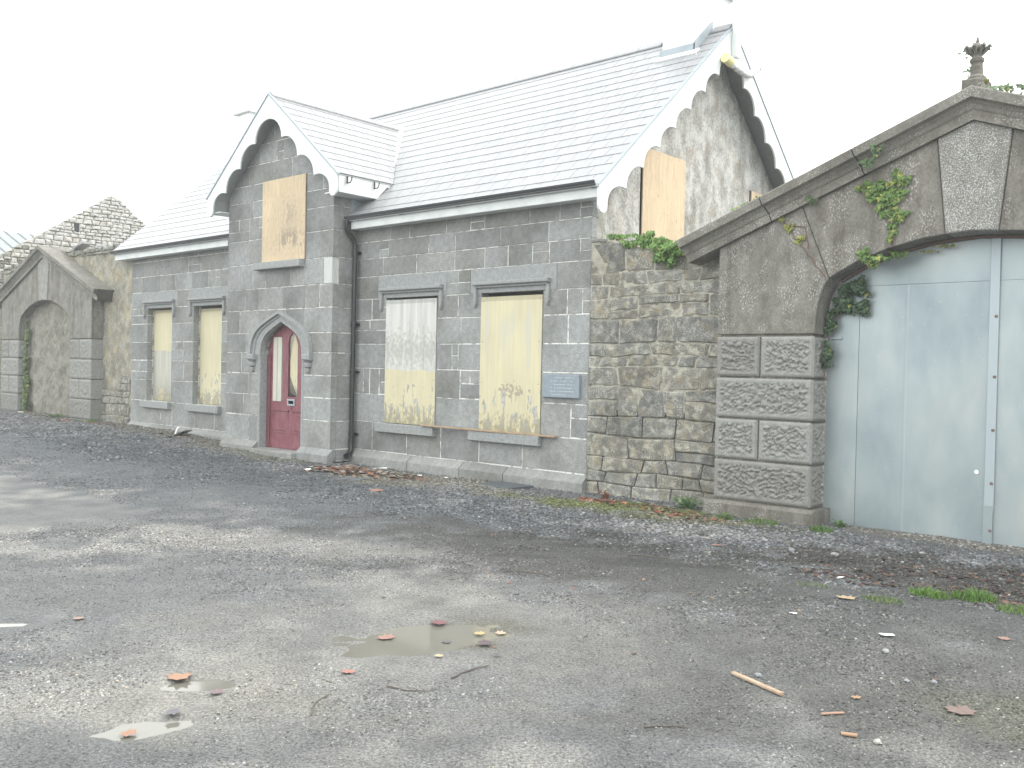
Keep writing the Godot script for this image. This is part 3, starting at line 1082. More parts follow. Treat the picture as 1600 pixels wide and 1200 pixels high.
func build_house() -> void:
	var house := base("gate_lodge", Vector3(0, 0, 0))
	tag(house, "grey stone gabled lodge with boarded windows, slate roof, scalloped bargeboards and red arched door", "house")

	# front wall, right of the porch
	rng.seed = 101
	var bed := MB.new()
	var front := put("front_wall", bed, M.mortar, house)
	var w3 := rect(-11.60, 0.73, -10.40, 2.77)
	var w4 := rect(-9.46, 0.73, -8.27, 2.77)
	var l3 := rect(-11.82, 2.77, -10.20, 3.14)
	var l4 := rect(-9.70, 2.77, -8.03, 3.14)
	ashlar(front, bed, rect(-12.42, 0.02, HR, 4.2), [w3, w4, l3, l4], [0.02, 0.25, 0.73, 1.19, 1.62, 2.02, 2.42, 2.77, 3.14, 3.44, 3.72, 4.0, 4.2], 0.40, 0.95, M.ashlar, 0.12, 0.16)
	# front wall, left of the porch
	var bed2 := MB.new()
	var front2 := put("front_wall", bed2, M.mortar, house)
	var w1 := rect(-19.60, 0.79, -18.54, 2.82)
	var w2 := rect(-17.65, 0.79, -16.57, 2.82)
	var l1 := rect(-19.84, 2.82, -18.30, 3.18)
	var l2 := rect(-17.89, 2.82, -16.33, 3.18)
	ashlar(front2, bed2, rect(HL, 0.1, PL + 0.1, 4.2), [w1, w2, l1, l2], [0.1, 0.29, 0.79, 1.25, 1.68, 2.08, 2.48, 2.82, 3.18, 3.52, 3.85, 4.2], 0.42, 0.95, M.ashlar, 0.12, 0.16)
	for l: PackedVector2Array in [l1, l2, l3, l4]:
		for i in 4:
			l[i] += Vector2(0.006 if l[i].x < centre(l).x else -0.006, 0)
		stone_mesh(front if l[0].x > PC else front2, l, -0.14, 0.004, 0.006, M.dressed, "lintel")
		var lb := bed if l[0].x > PC else bed2
		lb.prism(l, -0.26, -0.141)
	front.mesh = bed.mesh()
	front2.mesh = bed2.mesh()

	# porch: front wall with the door, and its right-hand return
	rng.seed = 202
	var pbed := MB.new()
	var porch := put("porch_wall", pbed, M.mortar, house, Transform3D(Basis.IDENTITY, Vector3(0, 0, 0.5)))
	var gable := PackedVector2Array([Vector2(PL, 0.05), Vector2(PR, 0.05), Vector2(PR, 4.78), Vector2(PC, 6.08), Vector2(PL, 4.78)])
	var door_hole := arch_poly(-13.82, 0.665, 0.1, 1.80, 2.445)
	var w5 := rect(-14.40, 3.47, -13.14, 4.90)
	var white_hole := rect(-12.63, 3.01, -12.33, 3.455)
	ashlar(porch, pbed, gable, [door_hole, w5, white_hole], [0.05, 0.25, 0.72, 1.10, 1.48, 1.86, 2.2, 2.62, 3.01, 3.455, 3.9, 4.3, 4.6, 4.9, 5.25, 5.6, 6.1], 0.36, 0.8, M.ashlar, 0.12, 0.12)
	var ws := stone_mesh(porch, rect(-12.625, 3.015, PR - 0.02, 3.45), -0.12, 0.004, 0.006, M.patch)
	ws.set_meta("label", "white painted quoin patch")
	pbed.prism(rect(-12.63, 3.01, PR - 0.01, 3.455), -0.26, -0.121)
	porch.mesh = pbed.mesh()
	var rbed := MB.new()
	var side := Transform3D(Basis(Vector3(0, 0, -1), Vector3.UP, Vector3(1, 0, 0)), Vector3(PR, 0, 0))
	var ret := put("porch_side_wall", rbed, M.mortar, house, side)
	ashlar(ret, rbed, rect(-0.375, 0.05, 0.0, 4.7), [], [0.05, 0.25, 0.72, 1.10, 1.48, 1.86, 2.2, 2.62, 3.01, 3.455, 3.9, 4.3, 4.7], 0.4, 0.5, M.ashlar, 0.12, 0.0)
	ret.mesh = rbed.mesh()
	var core := MB.new()
	core.box(Vector3(PL + 0.002, 0.0, -2.0), Vector3(PL + 0.2, 4.7, 0.375))
	core.box(Vector3(PR - 0.30, 0.0, -2.0), Vector3(PR - 0.125, 4.7, 0.235))
	put("porch_core", core, M.mortar, house)
	# dressed door surround with a hood mould on corbels
	var sur := MB.new()
	var inner := arch_side(0.62, 0.60, 12)
	var outer := arch_side(0.93, 0.79, 12)
	for side_s: float in [-1.0, 1.0]:
		for i in 12:
			var a := inner[i] * Vector2(side_s, 1)
			var b := inner[i + 1] * Vector2(side_s, 1)
			var d := outer[i + 1] * Vector2(side_s, 1)
			var e := outer[i] * Vector2(side_s, 1)
			var f := a.lerp(e, 0.52)
			var g := b.lerp(d, 0.52)
			var f2 := a.lerp(e, 0.74)
			var g2 := b.lerp(d, 0.74)
			sur.prism(PackedVector2Array([a, b, g, f]), -0.1, 0.012)
			sur.prism(PackedVector2Array([f, g, g2, f2]), -0.1, 0.03, 0.0)
			sur.prism(PackedVector2Array([f2, g2, d, e]), -0.1, 0.075)
	var surround := put("door_surround", sur, M.dressed, house, Transform3D(Basis.IDENTITY, Vector3(-13.82, 1.80, 0.5)))
	for s: float in [-0.835, 0.835]:
		var cb := MB.new()
		cb.cbox(Vector3(-0.11, -0.07, -0.02), Vector3(0.11, 0.03, 0.10), 0.015)
		cb.lathe(PackedVector2Array([Vector2(0.0, -0.30), Vector2(0.035, -0.27), Vector2(0.045, -0.22), Vector2(0.03, -0.205), Vector2(0.07, -0.18), Vector2(0.075, -0.13), Vector2(0.05, -0.11), Vector2(0.09, -0.071)]), 12, Vector3(0, 0, 0.02))
		put("corbel", cb, M.dressed, surround, Transform3D(Basis.IDENTITY, Vector3(s, 0, 0)))
	for sx: float in [-1.0, 1.0]:
		var jm := MB.new()
		var xa: float = -13.82 + 0.62 * sx
		var xb: float = -13.82 + 0.69 * sx
		jm.cbox(Vector3(minf(xa, xb), 0.12, 0.22), Vector3(maxf(xa, xb), 1.799, 0.508), 0.012)
		put("door_jamb", jm, M.dressed, house)
	build_door(house)
	var step := MB.new()
	step.cbox(Vector3(-14.42, -0.05, 0.2), Vector3(-13.15, 0.145, 0.72), 0.012)
	put("doorstep", step, M.ashlar[3], house)
	# the plinth: a chamfered course of long stones round the foot of the walls
	rng.seed = 303
	var plinth := func(x0: float, x1: float, z: float, top: float, bottom: float) -> void:
		var x := x0
		while x < x1 - 0.05:
			var w := minf(rng.randf_range(0.8, 1.5), x1 - x)
			if x1 - x - w < 0.4:
				w = x1 - x
			var mb := MB.new()
			var p := PackedVector2Array([Vector2(0.0, bottom), Vector2(0.115, bottom), Vector2(0.115, top - 0.10), Vector2(0.105, top - 0.085), Vector2(0.006, top), Vector2(0.0, top)])
			mb.prism(p, 0.004, w - 0.004, 0.003, true)
			put("plinth_stone", mb, M.ashlar[[3, 4, 1][rng.randi() % 3]], house, Transform3D(Basis(Vector3(0, 0, 1), Vector3.UP, Vector3(-1, 0, 0)), Vector3(x + w, 0, z)))
			x += w
	plinth.call(HL, PL, 0.0, 0.29, -0.05)
	plinth.call(PL - 0.02, -14.46, 0.5, 0.26, -0.05)
	plinth.call(-13.18, PR + 0.1, 0.5, 0.26, -0.08)
	plinth.call(PR + 0.004, HR + 0.02, 0.0, 0.24, -0.08)
	# windows
	window(house, -11.60, -10.40, 0.73, 2.77, "white_over_yellow3", -0.012, 0.035, "board painted white above and yellow below")
	window(house, -9.46, -8.27, 0.73, 2.77, "yellow_peeling5", -0.012, 0.06, "yellow painted board with peeling brown patch")
	window(house, -19.60, -18.54, 0.79, 2.82, "yellow_over_grey9", 0.15, 0.03, "board yellow above and bare grey below")
	window(house, -17.65, -16.57, 0.79, 2.82, "yellow14", 0.15, 0.05, "plain yellow board")
	var up := MB.new()
	up.box(Vector3(-14.40, 3.47, 0.3), Vector3(-13.14, 4.90, 0.33))
	var uw := put("window", up, M.dark, house)
	var ub := MB.new()
	ub.quad_uv(Vector3(-14.41, 3.46, 0.53), Vector3(-13.135, 3.46, 0.53), Vector3(-13.135, 4.91, 0.53), Vector3(-14.41, 4.91, 0.53))
	ub.box(Vector3(-14.41, 3.46, 0.511), Vector3(-13.135, 4.91, 0.529))
	put("window_board", ub, M.boards["bare_stained21"], uw).set_meta("label", "bare plywood board with black mildew stains")
	var us := MB.new()
	us.cbox(Vector3(-14.54, 3.33, 0.4), Vector3(-13.15, 3.455, 0.63), 0.008)
	put("sill", us, M.dressed, uw)
	# right-hand gable: rendered wall with two boarded openings
	var gt := Transform3D(Basis(Vector3(0, 0, -1), Vector3.UP, Vector3(1, 0, 0)), Vector3(HR, 0, 0))
	var gm := MB.new()
	var gw := PackedVector2Array([Vector2(0.125, 0.0), Vector2(6.24, 0.0), Vector2(6.24, 4.15), Vector2(3.12, 6.89), Vector2(0.125, 4.26)])
	var hole1 := rect(1.13, 3.2, 2.30, 4.89)
	var hole2 := rect(4.44, 3.2, 5.5, 4.78)
	for y in 24:
		for x in 14:
			for q: PackedVector2Array in clipped(rect(x * 0.45, y * 0.3, (x + 1) * 0.45, (y + 1) * 0.3), gw, [hole1, hole2]):
				gm.prism(q, -0.3, -0.004)
	var gwall := put("gable_wall", gm, M.render, house, gt)
	for h: Array in [[1.13, 2.30, 4.89, "bare33"], [4.44, 5.5, 4.78, "bare47"]]:
		var bk := MB.new()
		bk.box(Vector3(h[0], 3.2, -0.25), Vector3(h[1], h[2], -0.22))
		var wn := put("window", bk, M.dark, house, gt)
		var bb := MB.new()
		bb.quad_uv(Vector3(h[0] + 0.04, 3.2, 0.02), Vector3(h[1] + 0.02, 3.2, 0.02), Vector3(h[1] + 0.02, h[2] - 0.01, 0.02), Vector3(h[0] + 0.04, h[2] - 0.01, 0.02))
		bb.box(Vector3(h[0] + 0.04, 3.2, 0.0), Vector3(h[1] + 0.02, h[2] - 0.01, 0.019))
		put("window_board", bb, M.boards[h[3]], wn)
	# left gable and back wall, seen only from the side
	var lm := MB.new()
	lm.prism(PackedVector2Array([Vector2(0.265, 0.0), Vector2(6.24, 0.0), Vector2(6.24, 4.15), Vector2(3.12, 6.89), Vector2(0.265, 4.38)]), -0.3, 0.0, 0.0, true)
	put("gable_wall", lm, M.old_render, house, Transform3D(Basis(Vector3(0, 0, -1), Vector3.UP, Vector3(1, 0, 0)), Vector3(HL + 0.3, 0, 0)))
	var bm := MB.new()
	bm.box(Vector3(HL + 0.3, 0, -6.24), Vector3(HR - 0.3, 4.12, -5.94))
	put("back_wall", bm, M.old_render, house)
	build_roof(house)
	# gutters, fascias and the downpipe
	var fascia := func(x0: float, x1: float) -> void:
		var fb := MB.new()
		fb.cbox(Vector3(x0, 3.925, 0.195), Vector3(x1, 4.06, 0.222), 0.004)
		put("fascia_board", fb, M.white, house)
		var sb := MB.new()
		sb.box(Vector3(x0, 3.93, 0.004), Vector3(x1, 3.945, 0.194))
		put("soffit_board", sb, M.white, house)
		var gb := MB.new()
		var prof := PackedVector2Array()
		for i in 9:
			var a := PI + PI * i / 8.0
			prof.append(Vector2(0.062 * cos(a), 0.062 * sin(a)))
		for i in range(8, -1, -1):
			var a := PI + PI * i / 8.0
			prof.append(Vector2(0.056 * cos(a), 0.056 * sin(a)))
		gb.prism(prof, 0.0, x1 - x0 + 0.06, 0.0, true)
		var go := put("gutter", gb, M.dark_pvc, house, Transform3D(Basis(Vector3(0, 0, 1), Vector3.UP, Vector3(-1, 0, 0)), Vector3(x1 + 0.03, 4.125, 0.29)))
		var n := int((x1 - x0) / 1.1)
		for i in n + 1:
			var kb := MB.new()
			var px := 0.1 + (x1 - x0 - 0.1) * i / maxf(n, 1)
			kb.cbox(Vector3(-0.075, -0.078, px - 0.02), Vector3(-0.02, -0.02, px + 0.02), 0.003)
			put("gutter_bracket", kb, M.dark_pvc, go)
	fascia.call(PR + 0.10, -7.2)
	fascia.call(-20.72, PL - 0.14)
	var dp := MB.new()
	dp.tube(PackedVector3Array([Vector3(-12.30, 4.09, 0.29), Vector3(-12.30, 3.93, 0.29), Vector3(-12.31, 3.86, 0.24), Vector3(-12.31, 3.76, 0.13), Vector3(-12.31, 3.68, 0.10), Vector3(-12.315, 2.0, 0.10), Vector3(-12.32, 0.36, 0.10)]), PackedFloat32Array([0.038]), 12)
	var pipe := put("downpipe", dp, M.black_pipe, house)
	var shoe := MB.new()
	shoe.tube(PackedVector3Array([Vector3(-12.32, 0.42, 0.10), Vector3(-12.32, 0.24, 0.10), Vector3(-12.30, 0.17, 0.15), Vector3(-12.27, 0.14, 0.25)]), PackedFloat32Array([0.046]), 12, false)
	put("shoe", shoe, M.black_pipe, pipe)
	for y: float in [3.55, 2.35, 1.55, 0.5]:
		var cl := MB.new()
		cl.lathe(PackedVector2Array([Vector2(0.038, -0.04), Vector2(0.05, -0.035), Vector2(0.05, 0.035), Vector2(0.038, 0.04)]), 12, Vector3(-12.315, y, 0.10))
		cl.box(Vector3(-12.39, y - 0.02, 0.02), Vector3(-12.24, y + 0.02, 0.045))
		put("pipe_clip", cl, M.black_pipe, pipe)
	var ol := MB.new()
	ol.cbox(Vector3(-15.86, 3.86, 0.235), Vector3(-15.76, 4.09, 0.335), 0.01)
	put("gutter_outlet", ol, M.black_pipe, house)
	# the plaque by the right-hand window, its lettering worn past reading
	rng.seed = 404
	var pb := MB.new()
	pb.cbox(Vector3(-8.215, 1.275, -0.01), Vector3(-7.575, 1.595, 0.045), 0.006)
	var plaque := put("plaque", pb, M.plaque, house)
	var mk := MB.new()
	for r in 6:
		var x := -8.08 + rng.randf() * 0.08
		while x < -7.72 + rng.randf() * 0.1:
			var w := rng.randf_range(0.008, 0.02)
			if rng.randf() < 0.72:
				var y := 1.545 - r * 0.047
				mk.box(Vector3(x, y, 0.044), Vector3(x + w, y + rng.randf_range(0.008, 0.016), 0.0462))
			x += w + 0.008
	put("worn_inscription", mk, M.plaque_mark, plaque)


func build_door(house: Node) -> void:
	var leaf_poly := arch_poly(-13.82, 0.615, 0.15, 1.80, 2.395)
	var slot_l := PackedVector2Array([Vector2(-14.27, 1.0), Vector2(-13.99, 1.0), Vector2(-13.99, 2.0), Vector2(-14.06, 2.13), Vector2(-14.2, 2.1), Vector2(-14.27, 1.98)])
	var slot_r := PackedVector2Array([Vector2(-13.83, 1.08), Vector2(-13.55, 1.08), Vector2(-13.55, 2.0), Vector2(-13.62, 2.16), Vector2(-13.72, 2.22), Vector2(-13.80, 2.14), Vector2(-13.83, 2.02)])
	var slit := rect(-13.80, 0.955, -13.64, 1.01)
	var mb := MB.new()
	for k in 23:
		for q: PackedVector2Array in clipped(rect(-14.5, 0.15 + k * 0.1, -13.1, 0.25 + k * 0.1), leaf_poly, [slot_l, slot_r, slit]):
			mb.prism(q, 0.0, 0.05)
	var door := put("door", mb, M.door, house, Transform3D(Basis.IDENTITY, Vector3(0, 0, 0.28)))
	var fr := MB.new()
	fr.cbox(Vector3(-14.436, 0.15, 0.0), Vector3(-14.345, 1.83, 0.085), 0.01)
	fr.cbox(Vector3(-13.295, 0.15, 0.0), Vector3(-13.206, 1.83, 0.085), 0.01)
	put("door_frame", fr, M.door_dark, door)
	for x: Array in [[-14.23, -13.80], [-13.66, -13.33]]:
		var p := MB.new()
		p.cbox(Vector3(x[0], 0.42, 0.045), Vector3(x[1], 0.82, 0.058), 0.006)
		p.cbox(Vector3(x[0] + 0.05, 0.47, 0.05), Vector3(x[1] - 0.05, 0.77, 0.068), 0.012)
		p.cbox(Vector3(x[0] - 0.02, 0.82, 0.045), Vector3(x[1] + 0.02, 0.845, 0.075), 0.005)
		put("door_panel", p, M.door, door)
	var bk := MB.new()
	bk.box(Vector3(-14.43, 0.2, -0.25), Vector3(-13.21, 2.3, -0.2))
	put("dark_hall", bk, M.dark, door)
	# planks behind the left-hand light, a yellow sheet and broken glass in the right-hand one
	for x: Array in [[-14.275, -14.155], [-14.14, -14.02]]:
		var p := MB.new()
		p.cbox(Vector3(x[0], 0.99, 0.03), Vector3(x[1], 2.14, 0.062), 0.004)
		put("plank", p, M.pale_wood, door)
	var y := MB.new()
	y.quad_uv(Vector3(-13.80, 1.16, 0.02), Vector3(-13.56, 1.06, 0.02), Vector3(-13.55, 2.2, 0.02), Vector3(-13.82, 2.2, 0.02))
	put("yellow_sheet", y, M.boards["yellow14"], door)
	var g := MB.new()
	g.prism(PackedVector2Array([Vector2(-13.83, 1.09), Vector2(-13.57, 1.09), Vector2(-13.66, 1.22), Vector2(-13.80, 1.45)]), 0.028, 0.032, 0.0, true)
	g.prism(PackedVector2Array([Vector2(-13.83, 2.0), Vector2(-13.81, 1.7), Vector2(-13.76, 1.95), Vector2(-13.68, 2.2), Vector2(-13.75, 2.2)]), 0.028, 0.032, 0.0, true)
	put("broken_pane", g, M.glass, door)
	var lb := MB.new()
	lb.cbox(Vector3(-13.83, 1.012, 0.048), Vector3(-13.61, 1.04, 0.064), 0.004)
	lb.cbox(Vector3(-13.83, 0.925, 0.048), Vector3(-13.61, 0.953, 0.064), 0.004)
	lb.cbox(Vector3(-13.83, 0.9535, 0.048), Vector3(-13.80, 1.0115, 0.064), 0.003)
	lb.cbox(Vector3(-13.64, 0.9535, 0.048), Vector3(-13.61, 1.0115, 0.064), 0.003)
	put("letterbox", lb, M.steel, door)
	var ke := MB.new()
	ke.prism(PackedVector2Array([Vector2(-13.74, 0.9), Vector2(-13.69, 0.9), Vector2(-13.70, 0.86), Vector2(-13.715, 0.84), Vector2(-13.73, 0.86)]), 0.045, 0.058, 0.002, true)
	put("keyhole_plate", ke, M.door_dark, door)


func build_roof(house: Node) -> void:
	rng.seed = 505
	var e := Vector3(0, 4.087, 0.30)
	var rb := Basis(Vector3.RIGHT, roof_dir, Vector3(0, 0.7515, 0.6597))
	var ridge_v := 4.55
	var x0 := -20.78
	var x1 := -7.13
	var deck := MB.new()
	deck.prism(rect(x0, 0.0, x1, ridge_v), -0.05, -0.004, 0.0, true)
	var roof := put("roof", deck, M.white, house, Transform3D(rb, e))
	var hole := PackedVector2Array([Vector2(PL - 0.02, -0.2), Vector2(PR + 0.03, -0.2), Vector2(PR + 0.03, 0.90), Vector2(-12.05, 0.90), Vector2(PC + 0.05, 3.45), Vector2(PC - 0.05, 3.45), Vector2(-15.85, 0.90), Vector2(PL - 0.02, 0.90)])
	# the slates that show largest are pieces of their own, the rest of the slope one surface of slates
	slope_slates(roof, rect(x0 - 0.02, -0.03, x1 + 0.02, ridge_v - 0.02), [hole], 0.30, 0.253, func(c: Vector2) -> bool: return c.x > -11.75 + 0.42 * c.y and c.y > -0.5, -0.03)
	var back := MB.new()
	back.prism(rect(x0, 0.0, x1, ridge_v), -0.05, 0.012, 0.0, true)
	put("back_slope", back, M.slate[1], roof, Transform3D(rb, e).affine_inverse() * Transform3D(Basis(Vector3.LEFT, Vector3(0, 0.6597, 0.7515), Vector3(0, 0.7515, -0.6597)), Vector3(x0 + x1, 4.087, -6.54)))
	var to_roof := Transform3D(rb, e).affine_inverse()
	var x := x0 - 0.01
	while x < x1:
		var w := minf(0.46, x1 + 0.01 - x)
		if x + w > -8.17 and x < -7.48:
			x += w
			continue
		var t := MB.new()
		t.prism(PackedVector2Array([Vector2(-0.12, -0.085), Vector2(0, 0.02), Vector2(0.12, -0.085), Vector2(0.12, -0.06), Vector2(0, 0.048), Vector2(-0.12, -0.06)]), 0.003, w - 0.003, 0.002, true)
		put("ridge_tile", t, M.slate[3], roof, to_roof * Transform3D(Basis(Vector3(0, 0, 1), Vector3.UP, Vector3(-1, 0, 0)), Vector3(x + w, 7.10, -3.12)))
		x += w
	# porch roof: two short slopes that run back into the main one
	var a := 0.6894
	var run := 1.96
	var ey := 4.74
	var ln := run / cos(a)
	for side: float in [1.0, -1.0]:
		var b := Basis(Vector3(0, 0, -side), Vector3(-side * cos(a), sin(a), 0), Vector3(side * sin(a), cos(a), 0))
		var at := Vector3(PC + run * side, ey, 0)
		var region := PackedVector2Array([Vector2(-0.74, 0), Vector2(0.42, 0), Vector2(2.28, ln), Vector2(-0.74, ln)])
		if side < 0.0:
			region = PackedVector2Array([Vector2(0.74, 0), Vector2(0.74, ln), Vector2(-2.28, ln), Vector2(-0.42, 0)])
		var d := MB.new()
		d.prism(region, -0.05, -0.004, 0.0, true)
		var pr := put("porch_roof", d, M.white, house, Transform3D(b, at))
		slope_slates(pr, region, [], 0.30, 0.2375, func(c: Vector2) -> bool: return side > 0.0, -0.03)
		# the eaves board of the porch with its angled end, and two bare gutter hooks
		var fb := MB.new()
		fb.prism(PackedVector2Array([Vector2(-0.70, -0.29), Vector2(0.10, -0.29), Vector2(0.36, -0.02), Vector2(-0.70, -0.02)]) if side > 0.0 else PackedVector2Array([Vector2(0.70, -0.29), Vector2(0.70, -0.02), Vector2(-0.36, -0.02), Vector2(-0.10, -0.29)]), -0.03, 0.0, 0.003, true)
		fb.box(Vector3(-0.70 if side > 0 else -0.1, -0.289, -0.36), Vector3(0.1 if side > 0 else 0.70, -0.27, -0.031))
		put("eaves_board", fb, M.white, house, Transform3D(Basis(Vector3(0, 0, -side), Vector3.UP, Vector3(side, 0, 0)), Vector3(PC + (run - 0.02) * side, ey, 0)))
		if side > 0.0:
			for z: float in [0.55, -0.02]:
				var hk := MB.new()
				hk.tube(PackedVector3Array([Vector3(0, -0.05, 0), Vector3(0.01, -0.12, 0), Vector3(0.03, -0.13, 0), Vector3(0.09, -0.13, 0), Vector3(0.12, -0.09, 0), Vector3(0.125, -0.04, 0)]), PackedFloat32Array([0.009]), 6)
				hk.box(Vector3(0.0, -0.14, -0.012), Vector3(0.012, -0.02, 0.012))
				put("gutter_hook", hk, M.black_pipe, house, Transform3D(Basis.IDENTITY, Vector3(PC + run, ey, z)))
	var rz := 0.74
	while rz > -2.2:
		var t := MB.new()
		t.prism(PackedVector2Array([Vector2(-0.11, -0.09), Vector2(0, 0.0), Vector2(0.11, -0.09), Vector2(0.11, -0.065), Vector2(0, 0.03), Vector2(-0.11, -0.065)]), 0.003, 0.455, 0.002, true)
		put("ridge_tile", t, M.slate[3], roof, to_roof * Transform3D(Basis.IDENTITY, Vector3(PC, ey + run * tan(a) + 0.025, rz - 0.46)))
		rz -= 0.46
	# lead valley and cheek where the porch meets the main roof
	var vy := MB.new()
	vy.prism(PackedVector2Array([Vector2(-12.21, 0.86), Vector2(-11.98, 0.86), Vector2(PC + 0.14, 3.44), Vector2(PC, 3.44)]), 0.0, 0.034, 0.004, true)
	put("valley_lining", vy, M.lead_light, roof)
	var ck := MB.new()
	ck.prism(PackedVector2Array([Vector2(-0.16, 4.14), Vector2(0.46, 4.70), Vector2(-0.16, 4.70)]), 0.002, 0.022, 0.0, true)
	put("lead_cheek", ck, M.lead, house, Transform3D(Basis(Vector3(0, 0, -1), Vector3.UP, Vector3(1, 0, 0)), Vector3(PR, 0, 0)))
	# bargeboards
	barge(house, Transform3D(Basis.IDENTITY, Vector3(PC + 0.02, ey + run * tan(a) - 0.02, 0.765)), run - 0.01, run * tan(a) - 0.01, 3, 0.34, 0.47, 0.33)
	barge(house, Transform3D(Basis(Vector3(0, 0, -1), Vector3.UP, Vector3(1, 0, 0)), Vector3(-7.115, 7.075, -3.12)), 3.44, 3.02, 7, 0.36, 0.50, 0.33)
	var fin := MB.new()
	fin.cbox(Vector3(-0.055, -0.52, -0.055), Vector3(0.055, 0.62, 0.055), 0.012)
	fin.lathe(PackedVector2Array([Vector2(0.0, -0.66), Vector2(0.05, -0.63), Vector2(0.062, -0.58), Vector2(0.035, -0.53), Vector2(0.06, -0.521)]), 12)
	put("gable_post", fin, M.white, house, Transform3D(Basis.IDENTITY, Vector3(-7.06, 7.09, -3.12)))
	# chimneys, one on each gable
	for s: Array in [[-8.08, -7.50, 1.0], [-20.36, -19.78, 0.0]]:
		var cm := MB.new()
		cm.cbox(Vector3(s[0], 6.0, -3.72), Vector3(s[1], 7.76, -2.60), 0.01)
		var ch := put("chimney", cm, M.chimney, house)
		var cp := MB.new()
		cp.cbox(Vector3(s[0] - 0.08, 7.762, -3.80), Vector3(s[1] + 0.08, 7.90, -2.52), 0.015)
		put("chimney_cap", cp, M.chimney, ch)
		var fl := MB.new()   # lead apron and side flashings
		fl.box(Vector3(s[0] - 0.03, 6.60, -2.598), Vector3(s[1] + 0.03, 6.76, -2.57))
		put("lead_apron", fl, M.lead, ch)
		var sf := MB.new()
		var q := PackedVector2Array([Vector2(2.57, 6.62), Vector2(3.12, 7.10), Vector2(3.12, 7.24), Vector2(3.05, 7.20), Vector2(2.57, 6.78)])
		sf.prism(q, 0.003, 0.025, 0.0, true)
		put("side_flashing", sf, M.lead, ch, Transform3D(Basis(Vector3(0, 0, -1), Vector3.UP, Vector3(1, 0, 0)), Vector3(s[1], 0, 0)))
		var ap := MB.new()
		ap.prism(rect(s[0] - 0.06, 3.72, s[1] + 0.1, 3.88), 0.0, 0.036, 0.003, true)
		put("apron_flange", ap, M.lead_light, roof)


# ---------------------------------------------------------------- gateways
func vermiculated(mb: MB, w: float, h: float, d: float, worm: FastNoiseLite, off: float, step: float, side: float) -> void:
	# a squared block with tooled margins round worm-worked panels, on the front and on one reveal; its back left corner at (0, 0, -d)
	var bulge := func(u: float, v: float, ww: float, hh: float, s: float) -> float:
		var m := minf(minf(u, ww - u), minf(v, hh - v))
		var edge := -0.016 * (1.0 - smooth(0.0, 0.02, m))
		var k := smooth(0.045, 0.075, m)
		if k <= 0.0:
			return edge
		var n := absf(worm.get_noise_3d((u + off) * 1.0, (v + off * 0.7) * 1.7, s))
		return edge + k * (0.034 * sqrt(smooth(0.0, 0.42, n)) - 0.024)
	var nx := maxi(4, int(w / step))
	var ny := maxi(4, int(h / step))
	mb.grid(nx, ny, func(u: float, v: float) -> Vector3: return Vector3(u * w, v * h, bulge.call(u * w, v * h, w, h, 0.0)))
	var nd := maxi(4, int(d / step))
	if side > 0.0:
		mb.grid(nd, ny, func(u: float, v: float) -> Vector3: return Vector3(w + bulge.call(u * d, v * h, d, h, 5.0), v * h, -u * d))
		mb.quad(Vector3(0, 0, -d), Vector3(0, 0, -0.016), Vector3(0, h, -0.016), Vector3(0, h, -d))
	else:
		mb.grid(nd, ny, func(u: float, v: float) -> Vector3: return Vector3(-bulge.call(u * d, v * h, d, h, 5.0), v * h, -d + u * d))
		mb.quad(Vector3(w, 0, -0.016), Vector3(w, 0, -d), Vector3(w, h, -d), Vector3(w, h, -0.016))
	mb.quad(Vector3(0, h, -0.016), Vector3(w, h, -0.016), Vector3(w, h, -d), Vector3(0, h, -d))
	mb.quad(Vector3(0, 0, -d), Vector3(w, 0, -d), Vector3(w, 0, -0.016), Vector3(0, 0, -0.016))


func arch_line(side: float) -> PackedVector2Array:
	var out := PackedVector2Array()
	for p: Array in [[1.56, 2.11], [1.555, 2.28], [1.53, 2.46], [1.475, 2.62], [1.40, 2.72], [1.12, 2.87], [0.80, 2.985], [0.45, 3.065], [0.0, 3.10]]:
		out.append(Vector2(p[0] * side, p[1]))
	return out


